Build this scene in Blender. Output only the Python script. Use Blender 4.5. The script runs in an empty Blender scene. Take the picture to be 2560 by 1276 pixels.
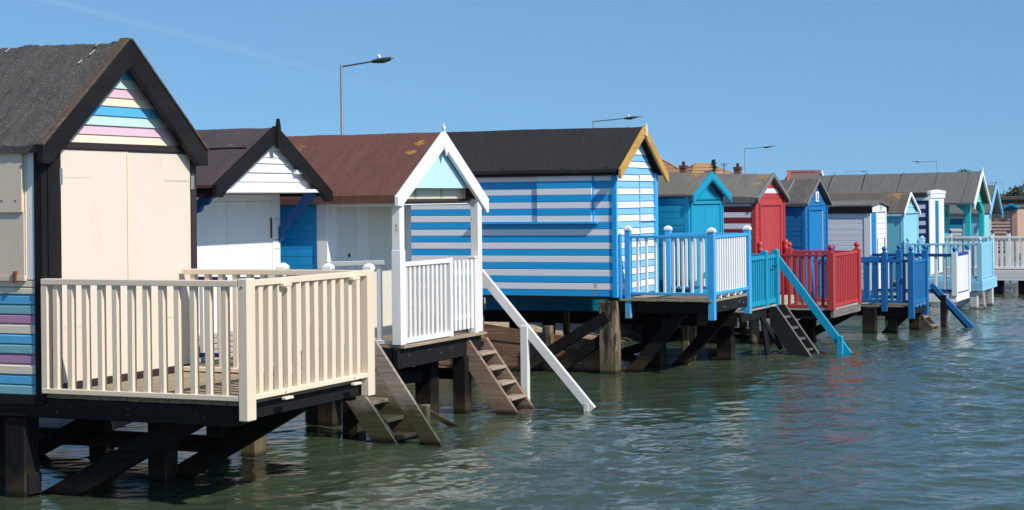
import bpy, bmesh, math, random
import numpy as np
from mathutils import Vector, Matrix, noise as mnoise
random.seed(7)
rnd = random.Random(11)
C = bpy.context.scene.collection
SC = bpy.context.scene
R = math.radians

# ---------------------------------------------------------------- camera, sky, sun, exposure
TH = R(23.65)
cam_d = bpy.data.cameras.new('camera')
cam = bpy.data.objects.new('camera', cam_d)
C.objects.link(cam)
cam.location = (0, 0, 2.5)
cam.rotation_euler = (Matrix.Rotation(TH, 3, 'Z') @ Matrix.Rotation(R(90), 3, 'X') @ Matrix.Rotation(R(-0.6), 3, 'Z')).to_euler()
cam_d.sensor_width = 36
cam_d.lens = 36 * 4500 / 2560
cam_d.shift_y = -141 / 2560
cam_d.clip_start = 0.1
cam_d.clip_end = 6000
SC.camera = cam

SUN = Vector((1.0, -0.31, 0.93)).normalized()          # direction towards the sun
W = bpy.data.worlds.new('World')
SC.world = W
W.use_nodes = True
nt = W.node_tree
nt.nodes.clear()
wo = nt.nodes.new('ShaderNodeOutputWorld')
bg = nt.nodes.new('ShaderNodeBackground')
sky = nt.nodes.new('ShaderNodeTexSky')
sky.sky_type = 'NISHITA'
sky.sun_disc = False
sky.sun_elevation = math.asin(SUN.z)
sky.sun_rotation = math.atan2(SUN.x, SUN.y)
sky.altitude = 0
sky.air_density = 1.0
sky.dust_density = 0.3
sky.ozone_density = 2.0
tc = nt.nodes.new('ShaderNodeTexCoord')
lift = nt.nodes.new('ShaderNodeVectorMath'); lift.operation = 'MULTIPLY_ADD'
lift.inputs[1].default_value = (1, 1, 0.80)
lift.inputs[2].default_value = (0, 0, 0.20)
nt.links.new(tc.outputs['Generated'], lift.inputs[0])
nt.links.new(lift.outputs[0], sky.inputs['Vector'])
hs = nt.nodes.new('ShaderNodeHueSaturation')
hs.inputs['Saturation'].default_value = 1.06
tint = nt.nodes.new('ShaderNodeMix'); tint.data_type = 'RGBA'; tint.blend_type = 'MULTIPLY'
tint.inputs['Factor'].default_value = 1.0
tint.inputs['B'].default_value = (0.85, 1.03, 1.06, 1)
nt.links.new(sky.outputs[0], tint.inputs['A'])
nt.links.new(tint.outputs['Result'], hs.inputs['Color'])
# thin contrail, a straight great circle across the sky with ragged edges
d0 = Vector((-0.617, 0.787, 0.110)); d1 = Vector((-0.433, 0.900, 0.053))
cn = d0.cross(d1).normalized()
dt = nt.nodes.new('ShaderNodeVectorMath'); dt.operation = 'DOT_PRODUCT'
dt.inputs[1].default_value = cn
nrm = nt.nodes.new('ShaderNodeVectorMath'); nrm.operation = 'NORMALIZE'
nt.links.new(tc.outputs['Generated'], nrm.inputs[0])
nt.links.new(nrm.outputs[0], dt.inputs[0])
ab = nt.nodes.new('ShaderNodeMath'); ab.operation = 'ABSOLUTE'
nt.links.new(dt.outputs['Value'], ab.inputs[0])
mr = nt.nodes.new('ShaderNodeMapRange')
mr.inputs['From Min'].default_value = 0.0; mr.inputs['From Max'].default_value = 0.0030
mr.inputs['To Min'].default_value = 1; mr.inputs['To Max'].default_value = 0
mr.interpolation_type = 'SMOOTHSTEP'
nt.links.new(ab.outputs[0], mr.inputs['Value'])
nz = nt.nodes.new('ShaderNodeTexNoise'); nz.inputs['Scale'].default_value = 14; nz.inputs['Detail'].default_value = 5
nt.links.new(nrm.outputs[0], nz.inputs['Vector'])
mm = nt.nodes.new('ShaderNodeMath'); mm.operation = 'MULTIPLY'
nt.links.new(mr.outputs[0], mm.inputs[0]); nt.links.new(nz.outputs['Fac'], mm.inputs[1])
m2 = nt.nodes.new('ShaderNodeMath'); m2.operation = 'MULTIPLY'; m2.inputs[1].default_value = 0.09
fd = nt.nodes.new('ShaderNodeVectorMath'); fd.operation = 'DOT_PRODUCT'
fd.inputs[1].default_value = (d1 - d0).normalized()
nt.links.new(nrm.outputs[0], fd.inputs[0])
fr = nt.nodes.new('ShaderNodeMapRange')
q0, q1 = d0.dot((d1 - d0).normalized()), d1.dot((d1 - d0).normalized())
fr.inputs['From Min'].default_value = q0; fr.inputs['From Max'].default_value = q1
fr.inputs['To Min'].default_value = 1.0; fr.inputs['To Max'].default_value = 0.12
nt.links.new(fd.outputs['Value'], fr.inputs['Value'])
mf = nt.nodes.new('ShaderNodeMath'); mf.operation = 'MULTIPLY'
nt.links.new(mm.outputs[0], mf.inputs[0]); nt.links.new(fr.outputs[0], mf.inputs[1])
nt.links.new(mf.outputs[0], m2.inputs[0])
mx = nt.nodes.new('ShaderNodeMix'); mx.data_type = 'RGBA'
mx.inputs['B'].default_value = (7.5, 8.2, 9.0, 1)
nt.links.new(m2.outputs[0], mx.inputs['Factor']); nt.links.new(hs.outputs[0], mx.inputs['A'])
nt.links.new(mx.outputs['Result'], bg.inputs['Color'])
bg.inputs['Strength'].default_value = 0.122
nt.links.new(bg.outputs[0], wo.inputs['Surface'])

sd = bpy.data.lights.new('sun', 'SUN')
sun = bpy.data.objects.new('sun', sd)
C.objects.link(sun)
sd.energy = 4.3
sd.angle = R(0.53)
sd.color = (1.0, 0.93, 0.83)
sun.rotation_euler = SUN.to_track_quat('Z', 'Y').to_euler()
sun.location = (30, -10, 40)
SC.view_settings.view_transform = 'Standard'
SC.view_settings.look = 'None'
SC.view_settings.exposure = 0.20
SC.view_settings.gamma = 1.0
SC.view_settings.use_curve_mapping = False

# ---------------------------------------------------------------- materials
MATS = {}
def new_mat(name):
    m = bpy.data.materials.new(name)
    m.use_nodes = True
    n = m.node_tree
    n.nodes.clear()
    out = n.nodes.new('ShaderNodeOutputMaterial')
    b = n.nodes.new('ShaderNodeBsdfPrincipled')
    n.links.new(b.outputs[0], out.inputs['Surface'])
    return m, n, b
def N(n, typ, **kw):
    x = n.nodes.new(typ)
    for k, v in kw.items():
        if k in x.inputs: x.inputs[k].default_value = v
        else: setattr(x, k, v)
    return x
def mixc(n, fac, a, b):
    x = n.nodes.new('ShaderNodeMix'); x.data_type = 'RGBA'
    for s, v in (('Factor', fac), ('A', a), ('B', b)):
        if hasattr(v, 'links'): n.links.new(v, x.inputs[s])
        else: x.inputs[s].default_value = v if s == 'Factor' else (*v[:3], 1)
    return x.outputs['Result']
def ramp(n, src, a, b, lo=0.0, hi=1.0):
    x = N(n, 'ShaderNodeMapRange')
    x.inputs['From Min'].default_value = a; x.inputs['From Max'].default_value = b
    x.inputs['To Min'].default_value = lo; x.inputs['To Max'].default_value = hi
    n.links.new(src, x.inputs['Value'])
    return x.outputs[0]
def noise(n, scale, detail=4, stretch=(1, 1, 1), rough=0.55, coord=None, offs=None):
    g = coord or N(n, 'ShaderNodeNewGeometry').outputs['Position']
    mp = N(n, 'ShaderNodeMapping'); mp.inputs['Scale'].default_value = stretch
    n.links.new(g, mp.inputs['Vector'])
    if offs is not None:
        cb = N(n, 'ShaderNodeCombineXYZ')
        for k in range(3): n.links.new(offs, cb.inputs[k])
        n.links.new(cb.outputs[0], mp.inputs['Location'])
    x = N(n, 'ShaderNodeTexNoise'); x.inputs['Scale'].default_value = scale
    x.inputs['Detail'].default_value = detail; x.inputs['Roughness'].default_value = rough
    n.links.new(mp.outputs[0], x.inputs['Vector'])
    return x.outputs['Fac']
def mulf(n, a, v):
    x = N(n, 'ShaderNodeMath', operation='MULTIPLY'); n.links.new(a, x.inputs[0])
    if hasattr(v, 'links'): n.links.new(v, x.inputs[1])
    else: x.inputs[1].default_value = v
    return x.outputs[0]
def bump(n, b, h, strength=0.3, dist=0.01):
    x = N(n, 'ShaderNodeBump'); x.inputs['Strength'].default_value = strength; x.inputs['Distance'].default_value = dist
    n.links.new(h, x.inputs['Height']); n.links.new(x.outputs[0], b.inputs['Normal'])
STR = {'x': (0.06, 1, 1), 'y': (1, 0.06, 1), 'z': (1, 1, 0.06), 'n': (1, 1, 1)}
def rand_off(n):
    oi = N(n, 'ShaderNodeObjectInfo')
    return mulf(n, oi.outputs['Random'], 37.0), oi.outputs['Random']
def paint(name, col, ax='z', wear=0.3, rough=0.5, chip=0.0, under=(0.16, 0.11, 0.07), grain=0.25, spec=0.5, spots=()):
    key = (name, ax)
    if key in MATS: return MATS[key]
    m, n, b = new_mat(name)
    off, rn = rand_off(n)
    big = noise(n, 2.2, 5, STR[ax], 0.65, offs=off)
    dark = tuple(c * (1 - 0.5 * wear) for c in col)
    dirt = tuple(0.6 * c * (1 - 0.55 * wear) + 0.4 * d * 0.6 for c, d in zip(col, (0.30, 0.26, 0.20)))
    c1 = mixc(n, ramp(n, rn, 0, 1, 0.0, 0.45), col, dark)
    c2 = mixc(n, ramp(n, big, 0.52, 0.78, 0, 0.55 * wear + 0.1), c1, dirt)
    fine = noise(n, 70, 5, STR[ax], 0.7, offs=off)
    c3 = mixc(n, ramp(n, fine, 0.6, 0.8, 0, 0.25 * wear), c2, dirt)
    if chip > 0:
        ch = noise(n, 9, 6, STR[ax] if ax != 'n' else (1, 1, 1), 0.75, offs=off)
        c3 = mixc(n, ramp(n, ch, 0.74 - chip, 0.76 - chip), c3, under)
    for (lx, ly, lz, lr, lc) in spots:
        d = N(n, 'ShaderNodeVectorMath', operation='DISTANCE'); d.inputs[1].default_value = (lx, ly, lz)
        mp = N(n, 'ShaderNodeMapping'); mp.inputs['Scale'].default_value = (1, 1, 0.55); mp.inputs['Location'].default_value = (0, 0, lz * 0.45)
        n.links.new(N(n, 'ShaderNodeNewGeometry').outputs['Position'], mp.inputs['Vector']); n.links.new(mp.outputs[0], d.inputs[0])
        ad = N(n, 'ShaderNodeMath', operation='MULTIPLY_ADD'); n.links.new(noise(n, 40, 4), ad.inputs[0]); ad.inputs[1].default_value = lr * 1.2; n.links.new(d.outputs['Value'], ad.inputs[2])
        c3 = mixc(n, ramp(n, ad.outputs[0], lr * 0.75, lr * 1.5, 0.9, 0), c3, lc)
    n.links.new(c3, b.inputs['Base Color'])
    b.inputs['Specular IOR Level'].default_value = spec
    n.links.new(ramp(n, fine, 0.3, 0.7, rough - 0.08, rough + 0.15), b.inputs['Roughness'])
    bump(n, b, fine, grain, 0.006)
    MATS[key] = m
    return m
def wood(name, col, ax='z', dark=0.45, tide=None, rough=0.8, knots=True, algae=(0.045, 0.05, 0.014), tarred=False):
    key = (name, ax)
    if key in MATS: return MATS[key]
    m, n, b = new_mat(name)
    off, rn = rand_off(n)
    s = tuple(v if v == 1 else 0.05 for v in STR[ax])
    g1 = noise(n, 26, 6, s, 0.7, offs=off)
    g2 = noise(n, 2.6, 4, (1, 1, 1), 0.6, offs=off)
    dk = tuple(c * dark for c in col)
    c = mixc(n, ramp(n, g1, 0.38, 0.68), col, dk)
    c = mixc(n, ramp(n, g2, 0.45, 0.75, 0, 0.6), c, tuple(x * 0.6 for x in col))
    if knots:
        k = N(n, 'ShaderNodeTexVoronoi'); k.inputs['Scale'].default_value = 5.5
        n.links.new(N(n, 'ShaderNodeNewGeometry').outputs['Position'], k.inputs['Vector'])
        c = mixc(n, ramp(n, k.outputs['Distance'], 0.05, 0.10, 0.85, 0), c, tuple(x * 0.18 for x in col))
    if tarred:
        tp = noise(n, 5, 6, (1, 1, 0.22), 0.75, offs=off)
        c = mixc(n, ramp(n, tp, 0.50, 0.58, 0, 0.92), c, (0.018, 0.015, 0.014))
    if tide is not None:                            # weed and wet slime up to the high-water line
        sp = N(n, 'ShaderNodeSeparateXYZ'); n.links.new(N(n, 'ShaderNodeNewGeometry').outputs['Position'], sp.inputs[0])
        ad = N(n, 'ShaderNodeMath', operation='MULTIPLY_ADD'); n.links.new(g2, ad.inputs[0]); ad.inputs[1].default_value = 0.5
        n.links.new(sp.outputs['Z'], ad.inputs[2])
        t = ramp(n, ad.outputs[0], tide + 0.14, tide + 0.34, 1, 0)
        c = mixc(n, mulf(n, t, 0.85), c, algae)
        t2 = ramp(n, sp.outputs['Z'], 0.02, 0.07, 1, 0)
        c = mixc(n, mulf(n, t2, 0.8), c, (0.006, 0.005, 0.004))
        n.links.new(ramp(n, t, 0, 1, rough, 0.35), b.inputs['Roughness'])
    else:
        b.inputs['Roughness'].default_value = rough
    n.links.new(c, b.inputs['Base Color'])
    b.inputs['Specular IOR Level'].default_value = 0.2
    bump(n, b, g1, 0.5, 0.012)
    MATS[key] = m
    return m
def felt(name, col, lichen=(), speck=2.2, stain=0.5, scale=150, warm=None):
    if name in MATS: return MATS[name]
    m, n, b = new_mat(name)
    f = noise(n, scale, 3, (1, 1, 1), 0.8)
    f2 = noise(n, 22, 5, (1, 1, 1), 0.7)
    st = noise(n, 1.5, 6, (1.8, 0.6, 0.6), 0.7)
    c = mixc(n, ramp(n, f, 0.40, 0.70), tuple(x * 0.55 for x in col), tuple(min(1, x * speck) for x in col))
    c = mixc(n, ramp(n, f2, 0.4, 0.75, 0, 0.55), c, tuple(x * 0.55 for x in col))
    c = mixc(n, ramp(n, st, 0.42, 0.72, 0, stain), c, warm or tuple(x * 1.7 for x in col))
    sk = noise(n, 9, 5, (1, 0.22, 0.22), 0.7)
    c = mixc(n, ramp(n, sk, 0.42, 0.70, 0, 0.5), c, tuple(x * 0.5 for x in col))
    c = mixc(n, ramp(n, sk, 0.25, 0.40, 0.45 * stain, 0), c, tuple(min(1, x * 1.9) for x in col))
    geo = N(n, 'ShaderNodeNewGeometry').outputs['Position']
    for (lx, ly, lz, lr, lc) in lichen:
        d = N(n, 'ShaderNodeVectorMath', operation='DISTANCE'); d.inputs[1].default_value = (lx, ly, lz)
        n.links.new(geo, d.inputs[0])
        l1 = noise(n, 7, 6, (1, 1, 1), 0.75)
        a = ramp(n, d.outputs['Value'], 0.0, lr, 0.34, 0.0)
        s = N(n, 'ShaderNodeMath', operation='ADD'); n.links.new(a, s.inputs[0]); n.links.new(l1, s.inputs[1])
        c = mixc(n, mulf(n, ramp(n, s.outputs[0], 0.70, 0.80), 0.8), c, lc)
    n.links.new(c, b.inputs['Base Color'])
    b.inputs['Roughness'].default_value = 0.92
    ad = N(n, 'ShaderNodeMath', operation='MULTIPLY_ADD'); n.links.new(f2, ad.inputs[0]); ad.inputs[1].default_value = 2.5; n.links.new(f, ad.inputs[2])
    bump(n, b, ad.outputs[0], 0.6, 0.008)
    MATS[name] = m
    return m
def plain(name, col, rough=0.5, metal=0.0):
    if name in MATS: return MATS[name]
    m, n, b = new_mat(name)
    f = noise(n, 12, 4)
    n.links.new(mixc(n, ramp(n, f, 0.35, 0.7, 0, 0.5), col, tuple(c * 0.65 for c in col)), b.inputs['Base Color'])
    b.inputs['Roughness'].default_value = rough; b.inputs['Metallic'].default_value = metal
    MATS[name] = m
    return m

# ---------------------------------------------------------------- mesh helpers (world metres)
ORG = {}
def thing(name, label, cat, loc, group=None):
    o = bpy.data.objects.new(name, None)
    o.empty_display_size = 0.2
    C.objects.link(o)
    o.location = loc
    o['label'] = label; o['category'] = cat
    if group: o['group'] = group
    ORG[o] = Vector(loc)
    return o
def mk(name, geo, mat, parent=None, smooth=False, label=None, kind=None, bevel=0.0):
    vs, fs = geo
    a = np.array(vs, dtype=float)
    ctr = (a.min(0) + a.max(0)) / 2
    me = bpy.data.meshes.new(name)
    me.from_pydata([tuple(v) for v in (a - ctr)], [], fs)
    bm = bmesh.new(); bm.from_mesh(me)
    bmesh.ops.recalc_face_normals(bm, faces=bm.faces)
    if bevel > 0:
        es = [e for e in bm.edges if len(e.link_faces) == 2 and e.calc_face_angle(0) > 0.6]
        bmesh.ops.bevel(bm, geom=es, offset=bevel, segments=1, affect='EDGES', clamp_overlap=True)
    bm.to_mesh(me); bm.free()
    if smooth:
        for p in me.polygons: p.use_smooth = True
    me.materials.append(mat)
    o = bpy.data.objects.new(name, me)
    C.objects.link(o)
    c = Vector(ctr)
    if parent:
        o.parent = parent; o.location = c - ORG[parent]
    else: o.location = c
    ORG[o] = c
    if label: o['label'] = label
    if kind: o['kind'] = kind
    return o
def dup(o, delta, parent):
    c = o.copy(); C.objects.link(c); c.parent = parent
    c.location = o.location + Vector(delta)
    ORG[c] = ORG[o] + Vector(delta)
    return c
def boxg(x0, x1, y0, y1, z0, z1):
    v = [(x, y, z) for x in (x0, x1) for y in (y0, y1) for z in (z0, z1)]
    return v, [(0, 1, 3, 2), (4, 6, 7, 5), (0, 4, 5, 1), (2, 3, 7, 6), (0, 2, 6, 4), (1, 5, 7, 3)]
def box(name, x0, x1, y0, y1, z0, z1, mat, parent=None, b=0.004, **kw):
    return mk(name, boxg(x0, x1, y0, y1, z0, z1), mat, parent, bevel=b, **kw)
def prismg(poly, axis, a, b):
    n = len(poly)
    def P(q, t):
        if axis == 'x': return (t, q[0], q[1])
        if axis == 'y': return (q[0], t, q[1])
        return (q[0], q[1], t)
    v = [P(q, a) for q in poly] + [P(q, b) for q in poly]
    f = [tuple(range(n)), tuple(range(2 * n - 1, n - 1, -1))] + [(i, (i + 1) % n, n + (i + 1) % n, n + i) for i in range(n)]
    return v, f
def prism(name, poly, axis, a, b, mat, parent=None, bv=0.003, **kw):
    return mk(name, prismg(poly, axis, a, b), mat, parent, bevel=bv, **kw)
def beamg(p, q, w, h, side=None):
    p = Vector(p); q = Vector(q); d = (q - p).normalized()
    s = Vector(side) if side else d.cross(Vector((0, 0, 1))).normalized()
    u = s.cross(d).normalized()
    v = []
    for e in (p, q):
        for a, c in ((-1, -1), (1, -1), (1, 1), (-1, 1)): v.append(tuple(e + s * (a * w / 2) + u * (c * h / 2)))
    return v, [(0, 1, 2, 3), (7, 6, 5, 4), (0, 4, 5, 1), (1, 5, 6, 2), (2, 6, 7, 3), (3, 7, 4, 0)]
def beam(name, p, q, w, h, mat, parent=None, b=0.004, side=None, **kw):
    return mk(name, beamg(p, q, w, h, side), mat, parent, bevel=b, **kw)
def lathe(name, prof, cx, cy, mat, parent, seg=14):
    v, f = [], []
    for r, z in prof:
        for k in range(seg):
            a = 2 * math.pi * k / seg
            v.append((cx + r * math.cos(a), cy + r * math.sin(a), z))
    m = len(prof)
    for i in range(m - 1):
        for k in range(seg):
            f.append((i * seg + k, i * seg + (k + 1) % seg, (i + 1) * seg + (k + 1) % seg, (i + 1) * seg + k))
    f.append(tuple(range(seg - 1, -1, -1))); f.append(tuple((m - 1) * seg + k for k in range(seg)))
    return mk(name, (v, f), mat, parent, smooth=True)
def clip(poly, h0, h1):
    """clip a convex polygon (s,z) to h0<=z<=h1"""
    for sgn, h in ((1, h0), (-1, h1)):
        out = []
        for i in range(len(poly)):
            a, b = poly[i], poly[(i + 1) % len(poly)]
            da, db = sgn * (a[1] - h), sgn * (b[1] - h)
            if da >= 0: out.append(a)
            if da * db < 0:
                t = da / (da - db); out.append((a[0] + t * (b[0] - a[0]), a[1] + t * (b[1] - a[1])))
        poly = out
        if len(poly) < 3: return []
    return poly
PROF = {'ship': [(0.0, 0.0), (1.0, 0.0), (1.0, 0.74), (0.42, 0.94), (0.0, 0.94)],
        'lap': [(0.0, 0.0), (1.0, 0.0), (0.35, 0.985), (0.0, 0.985)],
        'thin': [(0.0, 0.0), (1.0, 0.0), (1.0, 0.90), (0.6, 0.965), (0.0, 0.965)],
        'flat': [(0.0, 0.0), (1.0, 0.0), (1.0, 0.965), (0.0, 0.965)]}
def bounds(poly, z):
    xs = []
    for i in range(len(poly)):
        a, b = poly[i], poly[(i + 1) % len(poly)]
        if (a[1] - z) * (b[1] - z) <= 0 and a[1] != b[1]:
            t = (z - a[1]) / (b[1] - a[1]); xs.append(a[0] + t * (b[0] - a[0]))
    return (min(xs), max(xs)) if xs else None
def boards(parent, face, base, poly, edges, mats, d=0.02, style='lap', gaps=(), holes=(), name='board', jitter=0.002):
    """one object per board. face 'y-': boards look to -y, s is x. face 'x+': boards look to +x, s is y."""
    for i in range(len(edges) - 1):
        z0, z1 = edges[i], edges[i + 1]
        zt = z0 + (z1 - z0) * 0.985
        zm = [p[1] for p in poly]
        e0, e1 = bounds(poly, max(z0, min(zm) + 1e-4)), bounds(poly, min(zt, max(zm) - 1e-3))
        if not e0 or not e1: continue
        segs = [(None, None)]
        cuts = []
        for (h0, h1, hz0, hz1) in holes:
            if z0 < hz1 - 0.01 and z1 > hz0 + 0.01: cuts.append((h0, h1))
        cuts += [(g - 0.004, g + 0.004) for g in gaps]
        cuts.sort()
        cur = None
        segs = []
        for c in cuts:
            segs.append((cur, c[0])); cur = c[1]
        segs.append((cur, None))
        for sa, sb in segs:
            j = rnd.uniform(-jitter, jitter); dd = d * rnd.uniform(0.9, 1.12)
            v = []
            pr = PROF[style]
            for side in (0, 1):
                for (dk, hk) in pr:
                    z = z0 + (z1 - z0) * hk
                    t = (z - z0) / max(1e-6, (zt - z0)); t = min(1, t)
                    lo = e0[0] + (e1[0] - e0[0]) * t; hi = e0[1] + (e1[1] - e0[1]) * t
                    if sa is not None: lo = max(lo, sa)
                    if sb is not None: hi = min(hi, sb)
                    if hi < lo + 0.005: hi = lo + 0.005
                    s = lo if side == 0 else hi
                    v.append((s, base - dk * dd, z + j) if face == 'y-' else (base + dk * dd, s, z + j))
            if max(p[0] for p in v) - min(p[0] for p in v) < 0.02 and face == 'y-': continue
            if max(p[1] for p in v) - min(p[1] for p in v) < 0.03 and face == 'x+': continue
            n = len(pr)
            f = [tuple(range(n)), tuple(range(2 * n - 1, n - 1, -1))] + [(k, (k + 1) % n, n + (k + 1) % n, n + k) for k in range(n)]
            m = mats(i) if callable(mats) else mats[i % len(mats)]
            mk(name, (v, f), m, parent, bevel=0.0015)
def lin(a, b, n): return [a + (b - a) * k / n for k in range(n + 1)]
def roof(parent, x0, x1, yL, yR, yc, zL, zR, zr, mat, t=0.04, skirt=0.05, sag=0.0, seed=0, nx=22, ny=8, label=None, zrb=None, rough=0.0):
    """felt-covered roof: two slopes with thickness and a turned-down eave, slightly uneven"""
    rr = random.Random(seed)
    ph = [rr.uniform(0, 6.28) for _ in range(6)]
    prof = [(yL, zL - skirt), (yL, zL)] + [(yL + (yc - yL) * k / ny, zL + (zr - zL) * k / ny) for k in range(1, ny + 1)] \
        + [(yc + (yR - yc) * k / ny, zr + (zR - zr) * k / ny) for k in range(1, ny + 1)] + [(yR, zR - skirt)]
    inner = [(yR - t, zR - skirt), (yR - t, zR - t * 1.1), (yc, zr - t * 1.3), (yL + t, zL - t * 1.1), (yL + t, zL - skirt)]
    v, f = [], []
    P = prof + inner
    n = len(P)
    for i in range(nx + 1):
        x = x0 + (x1 - x0) * i / nx
        e = 0 if i in (0, nx) else 1
        for k, (y, z) in enumerate(P):
            dz = 0
            if k < len(prof):
                dz = e * sag * (math.sin(2.1 * x + ph[0]) * math.sin(1.7 * y + ph[1]) + 0.5 * math.sin(5.3 * x + ph[2] + 3 * y) + rr.uniform(-0.35, 0.35))
                if rough:
                    q = Vector((x * 2.2, y * 4 + k * .01, z * 4))
                    dz += rough * (mnoise.noise(q) + .8 * mnoise.noise(q * 3.1) + .6 * mnoise.noise(q * 7.3)) * (e if k > 1 else 1)
                if k in (0, len(prof) - 1): dz += rr.uniform(-0.7, 0.7) * min(sag, .007)
            if zrb is not None: dz += (zrb - zr) * (x1 - x) / (x1 - x0) * (1 if k < len(prof) else 1) * max(0, (z - zL) / (zr - zL))
            v.append((x, y, z + dz))
    for i in range(nx):
        for k in range(n):
            a, b = i * n + k, i * n + (k + 1) % n
            f.append((a, b, b + n, a + n))
    f.append(tuple(range(n))); f.append(tuple(nx * n + k for k in range(n - 1, -1, -1)))
    return mk('roof', (v, f), mat, parent, label=label)
def seams(rf, xs, yL, yc, zL, zr, mat, wid=0.05, down=None):
    for x in xs:
        dz = 0.006
        skew = rnd.uniform(-0.03, 0.03)
        beam('felt_lap', (x + skew, yL + 0.02, zL + 0.02 * (zr - zL) / (yc - yL) + dz), (x - skew, yc - 0.02, zr - 0.02 * (zr - zL) / (yc - yL) + dz), wid, 0.012, mat, rf, b=0.003, side=(1, 0, 0))
def barge(parent, x0, x1, yL, yc, yR, zLt, zLb, zRt, zRb, zr, w, mat, notch=0.12, scallop=0, matr=None):
    out = []
    for side, (ye, zt, zb) in enumerate(((yL, zLt, zLb), (yR, zRt, zRb))):
        s = 1 if side == 0 else -1
        sl = (zr - zt) / abs(yc - ye)
        yc2 = yc - s * 0.0015
        low = [(yc2, zr - w)]
        zin = lambda y: zr - w - sl * abs(yc - y)
        yn = ye + s * notch
        if scallop:
            k = scallop
            low = []
            for j in range(k):
                ya = yc2 + (yn - yc2) * j / k; yb = yc2 + (yn - yc2) * (j + 0.55) / k; yd = yc2 + (yn - yc2) * (j + 1) / k
                low += [(ya, zin(ya) + 0.0), (ya + (yb - ya) * 0.15, zin(ya) - 0.035), (yb, zin(yb) - 0.035), (yb, zin(yb) + 0.012)]
            low += [(yn, zin(yn))]
        else:
            low += [(yn, max(zin(yn), zb + 0.0))]
        poly = [(ye, zt), (yc2, zr)] + low + [(ye + s * notch * 0.55, zb), (ye, zb + 0.005)]
        out.append(prism('barge_board', poly, 'x', x0, x1, (matr or mat) if side else mat, parent, bv=0.003 if not scallop else 0))
    return out
def posts_ball(parent, x, y, z0, z1, w, mat, capm=None, style='ball', name='post'):
    p = box(name, x - w / 2, x + w / 2, y - w / 2, y + w / 2, z0, z1, mat, parent, b=0.006)
    if style == 'ball':
        r = w * 0.43
        lathe('post_cap', [(w * 0.30, z1), (w * 0.34, z1 + 0.012), (w * 0.22, z1 + 0.025)] + [(r * math.sin(a), z1 + 0.025 + r * 0.95 - r * math.cos(a)) for a in [0.6, 1.0, 1.4, 1.8, 2.2, 2.6, 3.0]], x, y, capm or mat, p)
    elif style == 'pyr':
        h = w / 2 + 0.008
        v = []
        for (k, z) in ((h, z1), (h, z1 + 0.03), (h * 0.8, z1 + 0.048), (h * 0.25, z1 + 0.07)):
            v += [(x - k, y - k, z), (x + k, y - k, z), (x + k, y + k, z), (x - k, y + k, z)]
        f = [(0, 3, 2, 1), (12, 13, 14, 15)] + [(4 * i + k, 4 * i + (k + 1) % 4, 4 * i + 4 + (k + 1) % 4, 4 * i + 4 + k) for i in range(3) for k in range(4)]
        mk('post_cap', (v, f), capm or mat, p, bevel=0.003)
    elif style == 'round':
        h = w / 2
        prism('post_cap', [(x - h, z1), (x + h, z1), (x + h, z1 + 0.02), (x + h * 0.6, z1 + 0.05), (x - h * 0.6, z1 + 0.05), (x - h, z1 + 0.02)], 'y', y - h, y + h, mat, p)
    return p
def run(parent, p, q, zt, zb, n, railm, balm, rw=0.06, rh=0.045, bw=0.035, bd=0.035, inset=0.5, bz=None, brh=None):
    """one straight run of railing along x or y: top rail, bottom rail, n upright balusters"""
    (xa, ya), (xb, yb) = p, q
    ax = 'x' if abs(xb - xa) > abs(yb - ya) else 'y'
    brh = brh or rh
    for nm, z1, h in (('top_rail', zt, rh), ('bottom_rail', zb + brh, brh)):
        wj = rw + rnd.uniform(-0.002, 0.002)
        if ax == 'x': box(nm, min(xa, xb), max(xa, xb), ya - wj / 2, ya + wj / 2, z1 - h, z1, railm(ax), parent)
        else: box(nm, xa - wj / 2, xa + wj / 2, min(ya, yb), max(ya, yb), z1 - h, z1, railm(ax), parent)
    b0, b1 = bz or (zb + brh - 0.004, zt - rh + 0.004)
    first = None
    for k in range(n):
        t = (k + inset) / (n - 1 + 2 * inset) if n > 1 else 0.5
        x, y = xa + (xb - xa) * t, ya + (yb - ya) * t
        jx = rnd.uniform(-0.003, 0.003)
        wx, wy = (bw, bd)
        if first is None:
            first = box('baluster', x - wx / 2, x + wx / 2, y - wy / 2, y + wy / 2, b0, b1, balm, parent, b=0.004)
            fx, fy = x, y
        else:
            o = dup(first, (x - fx + (jx if ax == 'x' else 0), y - fy + (jx if ax == 'y' else 0), 0), parent)
            o.rotation_euler = (rnd.uniform(-.004, .004), rnd.uniform(-.004, .004), rnd.uniform(-.03, .03))
def planks(parent, x0, x1, y0, y1, z, mat, along='y', w=0.12, t=0.03, ribs=0):
    L = (x1 - x0) if along == 'y' else (y1 - y0)
    n = max(1, round(L / w)); w = L / n
    for k in range(n):
        a = (x0 if along == 'y' else y0) + k * w + 0.003; b = a + w - 0.006
        j = rnd.uniform(-0.003, 0.003); e = rnd.uniform(-0.006, 0.006)
        if ribs:
            poly = [(a, z - t + j), (b, z - t + j)]
            for r in range(ribs, 0, -1):
                q = (b - a) / ribs
                poly += [(a + q * r - q * 0.15, z + j), (a + q * (r - 0.6), z + j), (a + q * (r - 0.7), z - 0.008 + j), (a + q * (r - 0.95), z - 0.008 + j)]
        else: poly = [(a, z - t + j), (b, z - t + j), (b, z + j), (a, z + j)]
        if along == 'y': prism('plank', poly, 'y', y0 + e, y1 + e, mat, parent, bv=0.0 if ribs else 0.003)
        else: mk('plank', prismg(poly, 'x', x0 + e, x1 + e), mat, parent, bevel=0.003)
def pile(parent, x, y, z1, mat, wx=0.2, wy=0.18, z0=-0.8, name='pile'):
    return box(name, x - wx / 2, x + wx / 2, y - wy / 2, y + wy / 2, z0, z1, mat, parent, b=0.012)
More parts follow.
